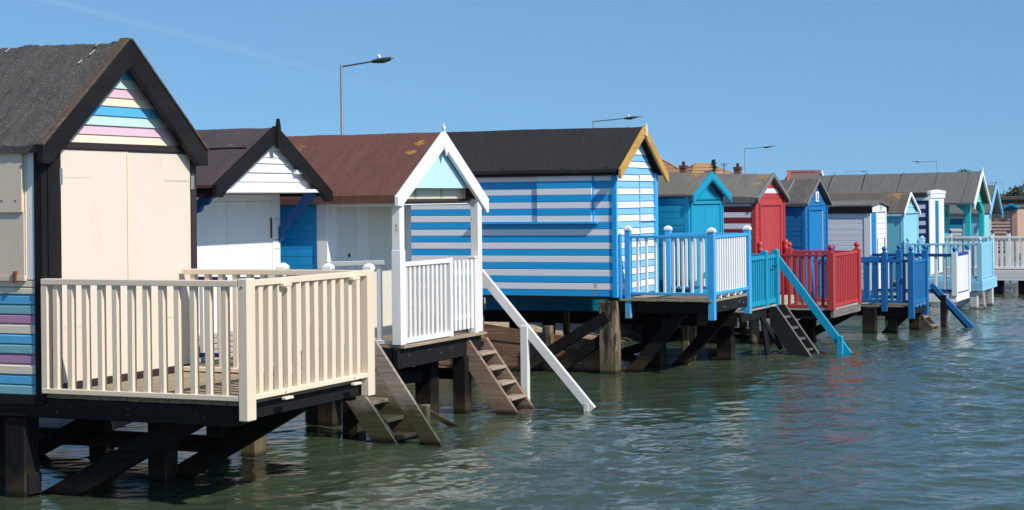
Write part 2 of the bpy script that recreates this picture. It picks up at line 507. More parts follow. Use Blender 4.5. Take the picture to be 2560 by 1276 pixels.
def text(name, s, loc, size, mat, parent, face='x+', depth=0.004):
    cu = bpy.data.curves.new(name, 'FONT'); cu.body = s; cu.size = size; cu.extrude = depth
    cu.align_x = 'CENTER'; cu.align_y = 'CENTER'
    tmp = bpy.data.objects.new('tmp', cu); C.objects.link(tmp)
    me = bpy.data.meshes.new_from_object(tmp.evaluated_get(bpy.context.evaluated_depsgraph_get()))
    bpy.data.objects.remove(tmp)
    me.name = name; me.materials.clear(); me.materials.append(mat)
    o = bpy.data.objects.new(name, me); C.objects.link(o)
    o.parent = parent; o.location = Vector(loc) - ORG[parent]
    o.rotation_euler = (R(90), 0, R(90))
    return o
def core(parent, x0, x1, y0, y1, z0, ze, yc, zr, mat, name='wall'):
    return mk(name, prismg([(y0, z0), (y1, z0), (y1, ze), (yc, zr), (y0, ze)], 'x', x0, x1), mat, parent)

# ---------------------------------------------------------------- colours
CREAM = (0.80, 0.67, 0.51); WHITE = (0.80, 0.80, 0.80); BLACK = (0.011, 0.009, 0.0095)
def P(name, col, **kw): return lambda ax='z': paint(name, col, ax, **kw)
cream = P('cream_paint', CREAM, wear=0.25)
creamdoor = P('cream_door_paint', (0.76, 0.655, 0.55), wear=0.2)
white = P('white_paint', WHITE, wear=0.28)
whitew = P('worn_white_paint', (0.74, 0.73, 0.70), wear=0.5, chip=0.04, under=(0.35, 0.22, 0.10))
black = P('black_paint', BLACK, wear=0.12, rough=0.62, chip=0.03, under=(0.05, 0.035, 0.03), spec=0.2)
tar = lambda ax='z': wood('tarred_timber', (0.012, 0.010, 0.010), ax, 0.5, tide=0.16, rough=0.7, knots=False, algae=(0.055, 0.042, 0.022))
tarbeam = lambda ax='x': paint('tarred_beam', (0.011, 0.010, 0.011), ax, wear=0.1, rough=0.6, chip=0.05, under=(0.07, 0.055, 0.045), spec=0.18)
navy = P('navy_paint', (0.010, 0.030, 0.15), wear=0.25)
azure = P('azure_paint', (0.008, 0.37, 0.78), wear=0.06, spots=((-9.21, 23.95, 1.16, .04, (.30, .17, .04)),))
ltblue = P('light_blue_paint', (0.22, 0.50, 0.82), wear=0.2)
cyan = P('cyan_paint', (0.055, 0.39, 0.76), wear=0.2, spots=((-8.745, 24.02, 0.84, .05, (.26, .22, .05)),))
teal = P('teal_paint', (0.004, 0.31, 0.50), wear=0.2)
red = P('red_paint', (0.47, 0.043, 0.045), wear=0.3, chip=0.02, under=(0.30, 0.14, 0.12))
royal = P('royal_blue_paint', (0.004, 0.145, 0.40), wear=0.15)
pale = P('pale_blue_paint', (0.28, 0.60, 0.76), wear=0.2)
turq = P('turquoise_paint', (0.015, 0.48, 0.49), wear=0.2)
steel = plain('galvanised_steel', (0.42, 0.43, 0.44), 0.45, 0.7)
rust = plain('rusty_iron', (0.16, 0.055, 0.02), 0.8)
darkiron = plain('dark_iron', (0.02, 0.02, 0.022), 0.5, 0.4)
deckwood = lambda ax='y': wood('weathered_decking', (0.34, 0.28, 0.19), ax, 0.55, knots=False)
greywood = lambda ax='x': wood('grey_weathered_wood', (0.40, 0.33, 0.26), ax, 0.55, tide=0.42, algae=(0.028, 0.032, 0.008))
brownwood = lambda ax='x': wood('brown_weathered_wood', (0.33, 0.225, 0.165), ax, 0.5, tide=0.08, algae=(0.045, 0.024, 0.015))
oldpile = lambda ax='z': wood('bleached_pile_wood', (0.36, 0.27, 0.17), ax, 0.10, tide=0.30, rough=0.85, algae=(0.12, 0.10, 0.05), tarred=True)
pine = lambda ax='y': wood('bare_pine', (0.58, 0.34, 0.10), ax, 0.7, knots=False)

HUTS = 'wooden beach huts standing in a row on stilts'
DECKS = 'timber decks on piles in front of the huts'
RAILS = 'painted railings round the hut decks'
STEPS = 'wooden steps leading down into the water'

# ---------------------------------------------------------------- sea, beach, land
def shore_x(y):
    return float(np.interp(y, [-50, 10, 14, 20, 27, 35, 60, 100, 400], [-14, -12.6, -12.3, -12.0, -11.3, -10.4, -9.6, -9.6, -9.6]))
def make_water():
    x0, x1, y0, y1, st = -14.2, -0.4, 10.2, 52.0, 0.03
    nx, ny = int((x1 - x0) / st) + 1, int((y1 - y0) / st) + 1
    X, Y = np.meshgrid(np.linspace(x0, x1, nx), np.linspace(y0, y1, ny), indexing='ij')
    Zz = np.zeros_like(X)
    rg = np.random.RandomState(5)
    for k in range(150):
        lam = 0.10 * (2.4 / 0.10) ** (rg.rand() ** 1.25)
        fine = lam < 0.4
        th = R(140) + rg.randn() * (0.85 if fine else 0.6)
        kx, ky = 2 * math.pi / lam * math.cos(th), 2 * math.pi / lam * math.sin(th)
        slope = 0.022 if fine else (0.0165 if lam < 0.9 else 0.0105)
        amp = slope * lam / (2 * math.pi) * 1.15
        ph = rg.rand() * 6.28
        p = kx * X + ky * Y + ph + 0.9 * np.sin(0.37 * X + 0.23 * Y + ph) + 0.6 * np.sin(1.1 * Y - 0.8 * X + 2 * ph)
        w = np.exp(1.3 * (np.sin(p) - 1)) * 2.0 - 0.8
        if fine:                                    # cat's paws: the small ripples come and go in patches
            w *= 0.45 + 0.85 * (0.5 + 0.5 * np.sin(0.8 * X + 1.3 * Y + 3 * ph)) * (0.5 + 0.5 * np.sin(1.9 * X - 0.6 * Y + 5 * ph)) * 1.6
        Zz += amp * w
    gust = 0.72 + 0.28 * np.sin(0.31 * X + 0.17 * Y + 1.0) * np.sin(0.13 * X - 0.29 * Y) + 0.12 * np.sin(0.9 * X + 0.5 * Y)
    shelter = 0.42 + 0.58 / (1 + np.exp(-(X + 7.4) * 1.3))
    edge = np.minimum.reduce([np.clip((X - x0) / 1.0, 0, 1), np.clip((x1 - X) / 1.0, 0, 1), np.clip((Y - y0) / 1.0, 0, 1), np.clip((y1 - Y) / 2.0, 0, 1)])
    Zz *= gust * shelter * edge
    vs = np.stack([X, Y, Zz], -1).reshape(-1, 3)
    idx = np.arange(nx * ny).reshape(nx, ny)
    q = np.stack([idx[:-1, :-1], idx[1:, :-1], idx[1:, 1:], idx[:-1, 1:]], -1).reshape(-1, 4)
    # open sea round the rippled part
    B = 3000.0
    outer = [(x0, -B, 0), (B, -B, 0), (B, y0, 0), (x0, y0, 0), (x1, y0, 0), (x1, y1, 0), (B, y1, 0), (B, B, 0), (x0, B, 0), (x0, y1, 0)]
    n0 = len(vs)
    allv = np.vstack([vs, np.array(outer)])
    of = [(0, 1, 2, 3), (4, 2, 6, 5), (9, 6, 7, 8)]
    me = bpy.data.meshes.new('water')
    nq = len(q)
    me.vertices.add(len(allv)); me.vertices.foreach_set('co', allv.ravel())
    qq = np.vstack([q, np.array(of) + n0])
    me.loops.add(qq.size); me.loops.foreach_set('vertex_index', qq.ravel())
    me.polygons.add(len(qq)); me.polygons.foreach_set('loop_start', np.arange(0, qq.size, 4)); me.polygons.foreach_set('loop_total', np.full(len(qq), 4))
    me.polygons.foreach_set('use_smooth', np.ones(len(qq), dtype=bool))
    me.update(calc_edges=True); me.validate()
    m, n, b = new_mat('sea_water')
    big = noise(n, 0.35, 3)
    c = mixc(n, ramp(n, big, 0.35, 0.7), (0.040, 0.060, 0.034), (0.052, 0.080, 0.052))
    n.links.new(c, b.inputs['Base Color'])
    b.inputs['Roughness'].default_value = 0.015
    b.inputs['IOR'].default_value = 1.34
    f1 = noise(n, 15, 5, (0.75, 1.1, 1), 0.62)
    bump(n, b, f1, 0.12, 0.020)
    me.materials.append(m)
    o = bpy.data.objects.new('water', me); C.objects.link(o)
    o['kind'] = 'structure'; o['label'] = 'rippled green and blue sea water reaching under the huts'
make_water()

def make_ground():
    ys = [-3000, -300, -60, -10] + list(np.arange(6, 70, 0.4)) + [80, 100, 140, 220, 400, 900, 3000]
    ds = [4.0, 2.0, 1.0] + list(np.arange(0.6, -6.8, -0.2)) + [-7, -7.6, -9, -12, -20, -40, -100, -400, -3000]
    def hz(d):
        return float(np.interp(-d, [-4, 0, 1.0, 2.0, 4.0, 6.0, 7.0, 7.6, 3000], [-1.2, -0.02, 0.15, 0.30, 0.65, 1.0, 1.2, 1.9, 1.9]))
    v, f = [], []
    rr = random.Random(3)
    for y in ys:
        for d in ds:
            w = 1 if 5 < y < 71 and -7 < d < 0.7 else 0
            v.append((shore_x(y) + d + w * 0.25 * math.sin(y * 1.3) * math.exp(-abs(d)), y, hz(d) + w * (rr.uniform(-0.02, 0.02) + 0.05 * math.sin(y * 0.9 + d * 1.4))))
    n = len(ds)
    for i in range(len(ys) - 1):
        for k in range(n - 1): f.append((i * n + k, i * n + k + 1, (i + 1) * n + k + 1, (i + 1) * n + k))
    m, nn, b = new_mat('shingle_beach')
    vo = N(nn, 'ShaderNodeTexVoronoi'); vo.inputs['Scale'].default_value = 24
    nn.links.new(N(nn, 'ShaderNodeNewGeometry').outputs['Position'], vo.inputs['Vector'])
    peb = N(nn, 'ShaderNodeSeparateColor'); nn.links.new(vo.outputs['Color'], peb.inputs[0])
    c = mixc(nn, peb.outputs[0], (0.24, 0.17, 0.11), (0.50, 0.40, 0.28))
    big = noise(nn, 1.3, 5)
    c = mixc(nn, ramp(nn, big, 0.45, 0.65), c, (0.33, 0.24, 0.15))
    sp = N(nn, 'ShaderNodeSeparateXYZ'); nn.links.new(N(nn, 'ShaderNodeNewGeometry').outputs['Position'], sp.inputs[0])
    c = mixc(nn, ramp(nn, sp.outputs['Z'], 0.03, 0.16, 0.8, 0), c, (0.05, 0.04, 0.022))
    c = mixc(nn, ramp(nn, sp.outputs['Z'], 1.6, 1.85), c, (0.07, 0.085, 0.03))
    nn.links.new(c, b.inputs['Base Color']); b.inputs['Roughness'].default_value = 0.85
    bump(nn, b, vo.outputs['Distance'], 0.5, 0.02)
    o = mk('beach', (v, f), m, None, smooth=True)
    o['kind'] = 'structure'; o['label'] = 'shingle and sand beach rising behind the stilts'
make_ground()
sw = thing('added_sea_wall', 'unseen concrete sea wall added behind the huts to darken water reflections', 'wall', (-19.6, 40, 0.6))  # added out of view, keeps low sky out of the under-hut reflections
cw = plain('stained_concrete', (.20, .18, .15), .9)
for k in range(24):
    a = -4 + 4.0 * k
    x = min(shore_x(a), shore_x(a + 4)) - 6.9
    box('wall_panel', x - .35, x, a + .008, a + 3.992, -.2, 1.98, cw, sw, b=.01)

def groyne(y, x0, x1, z0, z1, label):
    t = thing('timber_groyne', label, 'groyne', ((x0 + x1) / 2, y, 0), 'low timber groynes under the huts')
    n = 4
    for k in range(n):
        a0 = -0.25 + (z0 + 0.25) * k / n; b0 = -0.25 + (z0 + 0.25) * (k + 1) / n
        a1 = -0.25 + (z1 + 0.25) * k / n; b1 = -0.25 + (z1 + 0.25) * (k + 1) / n
        off = rnd.uniform(-0.012, 0.012)
        prism('plank', [(x0, a0 + 0.006), (x1, a1 + 0.006), (x1, b1 - 0.004), (x0, b0 - 0.004)], 'y', y + off, y + 0.06 + off, wood('groyne_wood', (0.30, 0.17, 0.105), 'x', 0.5, tide=-0.1, algae=(0.03, 0.022, 0.012)), t)
    for k in range(4):
        x = x0 + (x1 - x0) * (k + 0.3) / 4
        z = z0 + (z1 - z0) * (k + 0.3) / 4
        box('post', x - 0.06, x + 0.06, y - 0.14, y - 0.02, -0.6, z + 0.12, oldpile(), t)
groyne(24.10, -13.6, -9.20, 0.95, 0.45, 'low brown timber groyne under the blue and white striped hut')
groyne(30.9, -12.6, -8.3, 0.58, 0.06, 'low timber groyne dipping into the water under the red hut')

# ---------------------------------------------------------------- hut 1: cream and pastel
def hut1():
    t = thing('beach_hut', 'tall cream-fronted hut with pastel striped boards, black trim and grey felt roof', 'beach hut', (-9.75, 13.45, 0.88), HUTS)
    yc = 13.45
    core(t, -12.5, -9.775, 12.335, 14.58, 0.86, 2.93, yc, 3.80, creamdoor('n'))
    pas = {'c': P('pastel_cream_paint', (0.78, 0.68, 0.53), wear=0.3), 'b': P('pastel_blue_paint', (0.09, 0.40, 0.67), wear=0.25),
           'm': P('pastel_mint_paint', (0.50, 0.67, 0.62), wear=0.3), 'p': P('pastel_pink_paint', (0.72, 0.47, 0.56), wear=0.25)}
    mint_shade = P('shaded_mint_paint', (0.20, 0.44, 0.50), wear=0.3); pink_shade = P('shaded_pink_paint', (0.46, 0.24, 0.40), wear=0.3)  # gable mint and pink with the side wall's shade mixed into the colour
    seq = [mint_shade, pas['b'], pas['c'], pink_shade, mint_shade, pas['b'], pas['c'], pink_shade, mint_shade, pas['b'], pas['c'], pas['c']]
    boards(t, 'y-', 12.335, [(-12.5, 0), (-9.795, 0), (-9.795, 5), (-12.5, 5)],
           [.885, .972, 1.058, 1.146, 1.230, 1.314, 1.400, 1.488, 1.568, 1.652, 1.737, 1.797, 1.86], lambda i: seq[i]('x'), 0.03, 'ship')
    beige = paint('beige_shutter_paint', (0.68, 0.56, 0.44), 'n', 0.2)
    s1 = box('shutter', -12.3, -9.885, 12.282, 12.334, 1.895, 2.425, beige, t)
    s2 = box('shutter', -12.3, -9.888, 12.262, 12.334, 2.425, 2.955, beige, t)
    box('shutter_edge', -9.884, -9.870, 12.290, 12.334, 1.86, 2.955, cream(), t, b=0.002)
    box('sill', -12.3, -9.875, 12.268, 12.334, 1.845, 1.893, beige, t)
    box('corner_strip', -9.868, -9.765, 12.300, 12.334, 1.855, 2.95, white(), t)
    h = box('hasp', -9.985, -9.955, 12.252, 12.281, 1.83, 1.93, rust, s1, b=0.003)
    for x in (-10.1, -9.955, -10.6):
        box('screw_head', x - .006, x + .006, 12.258, 12.262, 2.52, 2.532, darkiron, s2, b=0)
    box('corner_post', -9.790, -9.700, 12.292, 12.36, 0.84, 2.97, black(), t)
    box('corner_post', -9.765, -9.690, 12.365, 12.535, 0.84, 2.95, black(), t)
    box('corner_post', -9.765, -9.700, 14.545, 14.61, 0.84, 2.97, paint('dark_brown_paint', (0.035, 0.022, 0.022), 'z', 0.3), t)
    d1 = box('door', -9.772, -9.722, 12.545, 13.545, 0.955, 2.965, creamdoor('n'), t)
    d2 = box('door', -9.772, -9.725, 13.552, 14.540, 0.955, 2.955, creamdoor('n'), t)
    box('cover_strip', -9.722, -9.708, 13.515, 13.565, 0.96, 2.95, cream(), d1)
    for y0, y1, z, dd in ((12.60, 12.98, 2.72, d1), (14.12, 14.50, 2.70, d2), (12.60, 12.95, 1.42, d1), (14.12, 14.50, 1.42, d2)):
        box('hinge_strap', -9.7225, -9.7195, y0, y1, z, z + 0.04, creamdoor('n'), dd, b=0.002)
    box('hinge', -9.715, -9.688, 12.518, 12.556, 2.66, 2.80, steel, d1, b=0.003)
    box('hinge', -9.715, -9.690, 14.528, 14.560, 2.62, 2.75, steel, d2, b=0.003)
    box('threshold', -9.77, -9.72, 12.54, 14.55, 0.885, 0.950, paint('dark_brown_paint', (0.035, 0.022, 0.022), 'y', 0.3), t)
    box('cross_beam', -9.772, -9.700, 12.42, 14.56, 2.972, 3.028, paint('dark_brown_beam_paint', (0.03, 0.018, 0.018), 'y', 0.35, chip=.03), t)
    g = [pas['c'], pas['p'], pas['m'], pas['b']]
    boards(t, 'x+', -9.772, [(12.36, 2.95), (14.54, 2.95), (yc, 3.83)],
           [3.03, 3.106, 3.188, 3.278, 3.368, 3.446, 3.529, 3.613, 3.695, 3.80], lambda i: g[i % 4]('y'), 0.022, 'lap')
    fe = felt('dark_grey_felt', (0.052, 0.051, 0.046), speck=3.4, stain=0.45, scale=60, warm=(0.105, 0.10, 0.09))
    rf = roof(t, -12.75, -9.672, 12.235, 14.665, yc, 2.992, 2.992, 3.950, fe, t=0.05, skirt=0.062, sag=0.012, seed=1, nx=110, ny=34, rough=0.015)
    seams(rf, (-12.1, -11.35, -10.55), 12.235, yc, 2.992, 3.95, fe, 0.06)
    for x, f, l in ((-9.93, .90, .06), (-9.95, .985, .05), (-10.95, .97, .05), (-9.98, .80, .04)):
        y = 12.235 + 1.215 * f
        beam('felt_tear', (x, y - l, 2.992 + .958 * (f - l / 1.215) + .022), (x + .012, y, 2.992 + .958 * f + .022), .012, .006, plain('frayed_felt', (.42, .41, .39), .9), rf, b=0, side=(1, 0, 0))
    bm = paint('black_barge_paint', (0.010, 0.009, 0.009), 'y', 0.12, chip=.03, under=(.06, .045, .035), spec=.2)
    for o in barge(t, -9.672, -9.612, 12.20, yc, 14.68, 2.985, 2.835, 2.965, 2.845, 3.965, 0.235, bm, notch=0.14): pass
    topw = wood('worn_barge_top', (0.13, 0.095, 0.07), 'y', 0.4, knots=False)
    for s in (-1, 1):
        ye = yc + s * 1.25
        beam('barge_capping', (-9.66, ye, 2.990), (-9.66, yc + s * 0.02, 3.975), 0.10, 0.022, topw, t, side=(1, 0, 0))
    trim = cream('y')
    beam('gable_trim', (-9.738, 12.52, 3.03), (-9.738, yc - 0.02, 3.735), 0.02, 0.018, trim, t, b=0.002, side=(1, 0, 0))
hut1()

def deck1():
    t = thing('timber_deck', 'black tarred deck on thick piles in front of the cream hut', 'deck', (-8.8, 13.3, 0), DECKS)
    planks(t, -9.70, -7.78, 12.315, 14.40, 0.895, deckwood('y'), 'y', 0.14, 0.032, ribs=6)
    box('side_beam', -12.4, -7.86, 12.33, 12.43, 0.690, 0.858, tarbeam('x'), t, b=0.008)
    box('side_beam', -12.4, -7.86, 14.28, 14.38, 0.690, 0.858, tarbeam('x'), t, b=0.008)
    box('front_beam', -7.858, -7.79, 12.33, 14.40, 0.735, 0.858, tarbeam('y'), t, b=0.006)
    for y in (12.9, 13.6): box('joist', -12.4, -7.865, y, y + 0.06, 0.715, 0.855, tarbeam('x'), t)
    box('base_board', -12.5, -9.72, 12.30, 12.329, 0.80, 0.880, tarbeam('x'), t)
    pile(t, -10.07, 12.46, 0.688, tar(), 0.22, 0.20)
    pile(t, -10.72, 13.1, 0.71, tar(), 0.22, 0.20)
    pile(t, -9.42, 13.60, 0.71, tar(), 0.20, 0.20)
    pile(t, -11.6, 14.3, 0.68, tar(), 0.2, 0.2)
    pile(t, -12.4, 12.5, 0.68, tar(), 0.2, 0.2)
    pile(t, -9.43, 15.15, 0.75, oldpile(), 0.17, 0.20)
    beam('brace', (-9.98, 12.62, -0.10), (-8.36, 12.62, 0.735), 0.08, 0.19, tar('x'), t, b=0.008)
    beam('brace', (-9.42, 13.73, -0.02), (-8.05, 13.73, 0.735), 0.08, 0.17, tar('x'), t, b=0.008)
    beam('brace', (-11.75, 14.5, -0.05), (-10.2, 14.5, 0.70), 0.08, 0.15, tar('x'), t, b=0.008)
    beam('tie_beam', (-11.9, 14.75, 0.16), (-9.4, 14.75, 0.16), 0.08, 0.16, tar('x'), t, b=0.008)
    box('bracket_plate', -9.955, -9.93, 12.38, 12.54, 0.02, 0.20, darkiron, t)
    for x, z in ((-9.70, .80), (-9.46, .80), (-8.88, .80), (-8.88, .75), (-9.6, .74), (-8.22, .78), (-8.14, .76)):
        o = lathe('bolt_head', [(0.010, 0), (0.010, 0.006)], 0, 0, rust, t, 6)
        o.rotation_euler = (R(90), 0, 0); o.location = Vector((x, 12.33, z)) - ORG[t]
def rail1():
    t = thing('deck_railing', 'cream painted railing round the deck of the cream hut', 'railing', (-8.7, 13.3, 0.9), RAILS)
    zt, zb = 1.868, 0.905
    box('post', -7.765, -7.675, 12.255, 12.385, 0.745, 1.885, cream(), t, b=0.008)
    box('post', -7.770, -7.685, 14.300, 14.425, 0.735, 1.872, cream(), t, b=0.008)
    box('post', -9.705, -9.640, 12.262, 12.335, 0.905, 1.835, cream(), t, b=0.005)
    def r(xa, ya, xb, yb, n, a=.07):
        run(t, (xa, ya), (xb, yb), zt, zb, n, cream, cream('z'), 0.085, 0.050, 0.052, 0.06, a, brh=0.042)
    r(-9.70, 12.300, -7.768, 12.300, 12, 0.9)
    r(-7.735, 12.387, -7.735, 14.298, 12, 0.9)
    r(-9.68, 14.36, -7.772, 14.36, 12, 0.7)
    for y in (12.86, 14.04):
        box('cleat', -7.692, -7.655, y - .065, y + .065, 1.795, 1.822, cream('y'), t, b=0.004)
        box('cleat', -7.692, -7.650, y - .065, y + .065, 0.865, 0.888, cream('y'), t, b=0.004)
        o = lathe('bolt_head', [(0.010, 0), (0.010, 0.008)], 0, 0, steel, t, 8)
        o.rotation_euler = (0, R(90), 0); o.location = Vector((-7.69, y, 0.925)) - ORG[t]
    o = lathe('bolt_head', [(0.011, 0), (0.011, 0.006)], 0, 0, steel, t, 8)
    o.rotation_euler = (R(90), 0, 0); o.location = Vector((-7.72, 12.252, 1.82)) - ORG[t]
deck1(); rail1()

# ---------------------------------------------------------------- hut 2: white with black barge boards
def hut2():
    t = thing('beach_hut', 'white hut with purple-grey felt roof, black barge boards and blue scalloped brackets', 'beach hut', (-10.2, 15.95, 0.9), HUTS)
    yc = 15.93
    core(t, -12.3, -10.225, 14.98, 16.93, 0.86, 2.58, yc, 3.20, white('n'))
    box('corner_post', -10.225, -10.185, 16.80, 16.955, 0.90, 2.58, white(), t)
    box('corner_post', -10.225, -10.185, 14.95, 15.06, 0.90, 2.58, white(), t)
    d1 = box('door', -10.224, -10.192, 15.065, 15.895, 0.97, 2.50, white('n'), t)
    d2 = box('door', -10.224, -10.192, 15.902, 16.760, 0.97, 2.50, white('n'), t)
    box('door_stop', -10.222, -10.198, 16.762, 16.798, 0.95, 2.5, white(), t, b=.002)
    box('door_head', -10.222, -10.186, 15.062, 16.798, 2.503, 2.575, white('y'), t)
    box('hinge', -10.19, -10.176, 16.755, 16.775, 2.10, 2.32, rust, d2, b=.002)
    for z in (1.98, 2.08, 2.3): box('board_joint', -10.186, -10.183, 16.83, 16.93, z, z + .006, paint('dirty_white_paint', (.3, .29, .27), 'n', .5), t, b=0)
    # overhanging gable
    boards(t, 'x+', -9.70, [(14.86, 2.62), (17.00, 2.62), (yc, 3.20)], [2.625, 2.70, 2.79, 2.885, 2.95, 3.03, 3.18], [white('y')], 0.02, 'lap')
    mk('gable_back', prismg([(14.86, 2.60), (17.0, 2.60), (yc, 3.2)], 'x', -9.76, -9.702), white('n'), t)
    box('gable_beam', -9.70, -9.615, 14.98, 16.88, 2.585, 2.622, white('y'), t)
    box('soffit', -10.18, -9.72, 14.93, 16.96, 2.582, 2.598, white('n'), t)
    box('vent_block', -9.68, -9.63, 16.38, 16.52, 2.78, 2.83, white('n'), t)
    fe = felt('purple_grey_felt', (0.075, 0.053, 0.058), lichen=((-9.95, 15.6, 3.05, .10, (.42, .22, .02)),), speck=1.8, stain=0.2, scale=170)
    rf = roof(t, -12.5, -9.645, 14.83, 17.03, yc, 2.665, 2.665, 3.255, fe, t=0.04, skirt=0.03, sag=0.006, seed=2)
    yy = 14.83 + 0.62 * 1.1
    beam('felt_lap', (-12.45, yy, 2.665 + .59 * .62 + .008), (-9.70, yy + .02, 2.665 + .59 * .63 + .008), .05, .012, fe, rf, b=0.002)
    for s in (-1, 1):
        y = 14.86 if s < 0 else 17.0
        box('fascia', -12.45, -9.648, y - .012, y + .012, 2.545, 2.632, black('x'), t)
    bm = paint('black_barge_paint', (0.010, 0.009, 0.009), 'y', 0.12, spec=.2)
    barge(t, -9.645, -9.59, 14.79, yc, 17.07, 2.662, 2.54, 2.60, 2.49, 3.27, 0.155, bm, notch=0.20)
    prism('finial', [(yc - .035, 3.05), (yc + .035, 3.05), (yc + .03, 3.26), (yc + .006, 3.345), (yc - .006, 3.345), (yc - .03, 3.26)], 'x', -9.60, -9.565, black(), t)
    sc = [(-10.184, 2.06), (-10.184, 2.20), (-9.86, 2.575), (-9.70, 2.575), (-9.70, 2.545), (-9.755, 2.525), (-9.79, 2.47), (-9.85, 2.46), (-9.88, 2.40), (-9.94, 2.385), (-9.965, 2.31), (-10.03, 2.29), (-10.05, 2.22), (-10.115, 2.195), (-10.13, 2.11), (-10.165, 2.06)]
    for y in (14.955, 16.935): prism('bracket', sc, 'y', y - .025, y + .02, paint('dark_blue_paint', (0.008, 0.085, 0.30), 'n', .1), t)
def deck2():
    t = thing('timber_deck', 'deck of the white hut, mostly hidden behind the cream railing', 'deck', (-9.6, 15.9, 0), DECKS)
    planks(t, -10.18, -9.0, 14.80, 17.02, 0.90, deckwood('y'), 'y', 0.14, 0.032)
    box('side_beam', -12.4, -9.08, 14.85, 14.93, 0.68, 0.864, tarbeam('x'), t)
    box('side_beam', -12.4, -9.08, 16.90, 16.98, 0.68, 0.864, tarbeam('x'), t)
    box('front_beam', -9.077, -9.02, 14.82, 17.0, 0.68, 0.864, tarbeam('y'), t)
    pile(t, -9.20, 16.78, 0.677, tar(), 0.20, 0.18); pile(t, -10.9, 16.78, 0.677, tar()); pile(t, -11.2, 15.1, 0.677, tar())
    beam('brace', (-10.9, 16.93, 0.0), (-9.3, 16.93, 0.74), 0.07, 0.15, tar('x'), t)
    for k in range(5):
        z = .905 + .052 * k
        box('step_board', -10.17 + .0 * k, -10.02 - .03 * k, 15.1, 16.76, z, z + .045, paint('grey_step_paint', (.42, .43, .43), 'y', .3), t)
def rail2():
    t = thing('deck_railing', 'white railing with navy top rail beside the white hut', 'railing', (-9.6, 15.9, 0.9), RAILS)
    zt, zb = 1.785, 0.98
    for x, y in ((-10.12, 16.9), (-9.56, 16.9), (-9.07, 16.9), (-9.07, 14.97), (-10.10, 14.97)):
        posts_ball(t, x, y, 0.90, 1.76, 0.085, white(), style='pyr')
    for y in (16.9, 14.97):
        for (a, b, n) in ((-10.07, -9.61, 4), (-9.51, -9.12, 3)):
            run(t, (a, y), (b, y), zt - .02, zb, n, navy, white(), 0.055, 0.04, 0.045, 0.035, 0.8)
    run(t, (-9.07, 15.02), (-9.07, 16.42), zt - .02, zb, 9, navy, white(), 0.055, 0.04, 0.04, 0.05, 0.8)
def steps2():
    t = thing('wooden_steps', 'grey green-stained steps with handrail below the white hut', 'steps', (-8.7, 16.7, 0), STEPS)
    w = greywood('x')
    sl = (0.94 - 0.0) / (-9.23 + 8.51)
    for y in (16.49, 16.98):
        prism('stringer', [(-9.20, .50), (-8.93, .50), (-8.86, .43), (-8.30, -.32), (-8.58, -.32)] if y < 16.6 else
              [(-9.26, .86), (-9.10, .86), (-8.28, -.32), (-8.56, -.32), (-9.26, .58)], 'y', y - .022, y + .022, w, t)
    for x, z in ((-8.98, .40), (-8.80, .225), (-8.65, .05)):
        box('tread', x - .13, x + .10, 16.515, 16.955, z - .04, z, w, t)
    beam('handrail', (-9.02, 16.45, 1.28), (-7.96, 16.45, -.20), .04, .17, w, t)
    box('handrail_post', -8.27, -8.19, 16.475, 16.56, -.5, .40, greywood('z'), t)
    beam('driftwood_plank', (-9.0, 17.9, .20), (-8.45, 17.9, -.05), .04, .06, greywood('x'), t)
hut2(); deck2(); rail2(); steps2()

